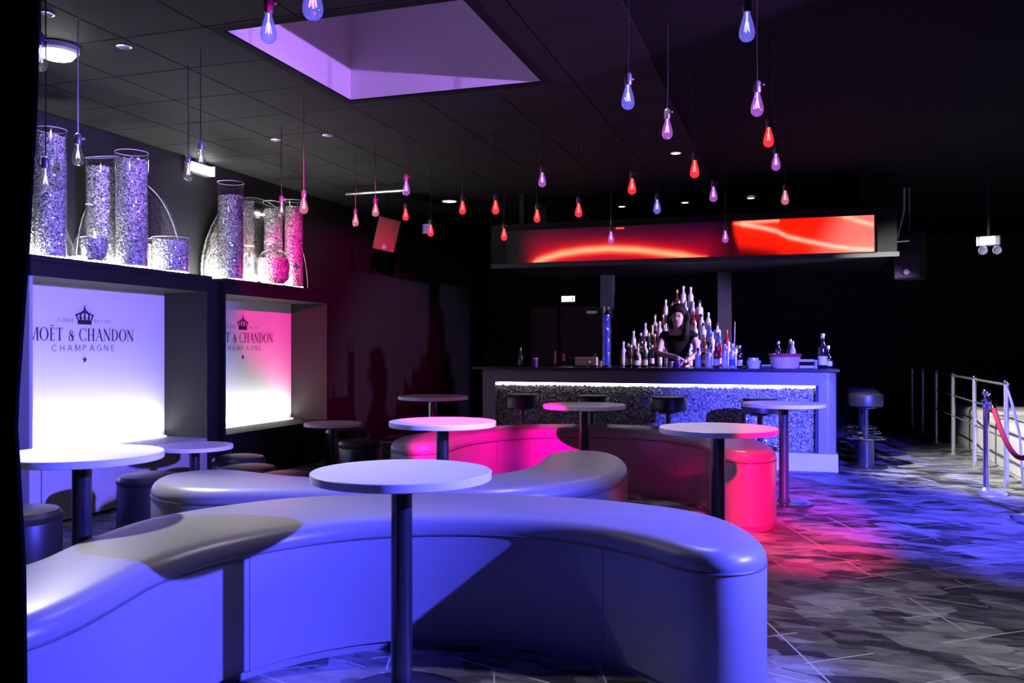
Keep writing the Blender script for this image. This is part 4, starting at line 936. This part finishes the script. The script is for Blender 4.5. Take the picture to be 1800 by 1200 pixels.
for s_ in (-.065, .065): MB().lathe([(.035, 0), (.045, .04), (.040, .045), (0, .03)], 18, mtx=Matrix.Translation((s_, -.03, -.10)) @ Matrix.Rotation(PI / 2, 4, 'X')).build('lamp_head', mat('lamp_reflector', (.35, .35, .5), .25, metal=.6), o, smooth=True)
MB().tube([(0, 0, .05), (0, 0, ZC - p.z)], .018, 8).build('hanging_rod', M_BMET, o)
p = at_d(751, 402, 12.0); o = thing('wall_sign', p, 'small pale violet sign behind a red bulb', 'sign'); MB().box((0, 0, 0), (.13, .02, .13)).build('face', mat('violet_sign', (.4, .3, .6), .5, emit=(.35, .2, .9), estr=.25), o); MB().box((-.055, -.012, 0), (.02, .006, .13)).build('edge', C_WHITE, o); MB().tube([(0, .01, .06), (0, .01, ZC - p.z)], .006, 6).build('hanger', M_BMET, o)

# ------------------------------------------------------------------ hanging bulbs
SPOT_TINT = {'clear': ((.85, .85, .9), (1, .97, .95), .02, .6), 'blue': ((.28, .25, 1.0), (.75, .75, 1), .22, 1.2), 'purple': ((.75, .25, .95), (1, .8, .9), .16, 1.0), 'red': ((1.0, .04, .08), (1, .35, .25), .42, 2.0), 'pink': ((1.0, .35, .5), (1, .7, .7), .18, 1.0)}  # coloured spotlight on the bulbs put into glass tint and emission
bulb_prof = [(.013, 0), (.0135, -.012), (.019, -.030), (.027, -.058), (.0315, -.080), (.032, -.092), (.029, -.106), (.020, -.117), (.008, -.122), (0, -.1235)]
BUL = {}
for nme, (t, fc, e, fe) in SPOT_TINT.items():
    gm = glassy('spot_tinted_bulb_' + nme, t, .08, tuple(.45 + .55 * c_ for c_ in t), e)
    g_ = MB().lathe(bulb_prof, 20, cap0=False).mesh('glass', gm, True, 80)
    f = MB()
    for k in range(4):
        a = k * PI / 2 + .4; f.tube([(.004 * math.cos(a), .004 * math.sin(a), -.040), (.011 * math.cos(a), .011 * math.sin(a), -.082)], .0022, 6)
    f.tube([(0, 0, 0), (0, 0, -.045)], .004, 8)
    BUL[nme] = (g_, f.mesh('filament', emitter('filament_' + nme, fc, fe), True))
SOCK = MB().lathe([(.006, .058), (.016, .050), (.0185, .040), (.0185, .004), (.016, -.004)], 16).mesh('socket', mat('brass_dark', (.25, .20, .20), .35, metal=.5), True, 50)
KNOB = MB().box((.025, 0, .030), (.014, .006, .006)).ball((.034, 0, .030), .006, seg=8).mesh('switch_key', mat('brass_dark', (.25, .20, .20), .35, metal=.5))
bulbs = [(71, 125, 4.1, 'clear'), (137, 291, 4.9, 'clear'), (80, 337, 4.5, 'clear'), (353, 296, 5.5, 'clear'), (331, 318, 5.8, 'clear'), (472, 77, 3.45, 'blue'), (550, 36, 2.7, 'blue'), (534, 376, 6.5, 'pink'), (495, 381, 7.4, 'clear'),
         (1313, 74, 3.5, 'blue'), (1104, 193, 4.2, 'blue'), (1331, 205, 4.35, 'purple'), (1173, 245, 5.1, 'purple'), (1351, 259, 5.3, 'red'), (1364, 300, 6.2, 'purple'), (1221, 313, 5.9, 'red'), (1111, 342, 6.6, 'red'), (1254, 355, 7.0, 'purple'),
         (1155, 376, 7.4, 'blue'), (1380, 360, 7.3, 'pink'), (953, 329, 7.2, 'purple'), (1017, 382, 7.5, 'red'), (944, 391, 8.2, 'red'), (1074, 428, 8.7, 'purple'), (1275, 427, 8.7, 'purple'), (886, 423, 8.8, 'red'), (871, 377, 7.6, 'red'),
         (813, 377, 8.0, 'red'), (757, 416, 8.8, 'red'), (713, 388, 8.9, 'red'), (714, 344, 7.2, 'purple'), (660, 381, 8.0, 'pink'), (625, 398, 8.6, 'pink')]
cnt = {}
look = {'clear': 'clear glass', 'blue': 'blue-lit', 'purple': 'purple-lit', 'red': 'red-lit', 'pink': 'pale pink-lit'}
tot = {k: sum(1 for b in bulbs if b[3] == k) for k in SPOT_TINT}
for u, vb, d, k in sorted(bulbs, key=lambda b: b[0]):
    p = at_d(u, vb, d); top = p.z + .1235; cnt[k] = cnt.get(k, 0) + 1; i = cnt[k]
    o = thing('pendant_bulb', (p.x, p.y, top), '%s teardrop bulb on a thin cord, %s of its colour from the curtain' % (look[k], ORD[i - 1]), 'bulb', 'bulbs hanging on cords')
    put('glass', BUL[k][0], o); put('filament', BUL[k][1], o); put('socket', SOCK, o); q = put('switch_key', KNOB, o); q.rotation_euler = (0, 0, random.uniform(-1, 2.4))
    ln = ZC - top
    MB().tube([(0, 0, .055), (random.uniform(-.004, .004), 0, ln * .5), (0, 0, ln)], .0035, 6).build('cord', M_BMET if u > 140 or u < 130 else C_WHITE, o)

# ================================================================== dark curtain at the near left
cur = thing('black_curtain', (-2.0, 1.5, 0), 'tall black curtain gathered at the near left edge', 'curtain')
m = MB(); bm = m.bm; nz, nu = 40, 60; G = {}
edge = [(0, 34), (-30, 57)]
ev = [(-400, 62), (0, 57), (180, 56), (440, 42), (740, 21), (800, 25), (927, 32), (1000, 36), (1200, 38), (1700, 44)]
D0 = 2.0
for k in range(nz + 1):
    z = .01 + (ZC - .05) * k / nz; v = VH - (z - HC) * FPX / D0; e = poly_at(v, ev) or 60
    x0 = (e - 900) / FPX * D0
    for i in range(nu + 1):
        lat = x0 - .9 * i / nu; dd = D0 + .05 * math.sin(i * .75) * (0.4 + 0.6 * min(1, abs(z - 1.1))) + .0
        if i == 0: dd = D0
        G[i, k] = bm.verts.new((FX * dd + RX * lat, FY * dd + RY * lat, z))
for k in range(nz):
    for i in range(nu): bm.faces.new([G[i, k], G[i + 1, k], G[i + 1, k + 1], G[i, k + 1]])
oc = m.build('cloth', mat('black_velvet', (.006, .006, .006), .95, spec=.05), cur, smooth=True, world=True, angle=180)
sd = oc.modifiers.new('thick', 'SOLIDIFY'); sd.thickness = .012; sd.offset = -1
a = Vector((FX * D0 + RX * -1.05, FY * D0 + RY * -1.05, ZC - .04)); b_ = Vector((FX * D0 + RX * -2.1, FY * D0 + RY * -2.1, ZC - .04))
MB().tube([a, b_], .016, 10).build('curtain_rail', M_BMET, cur, world=True)
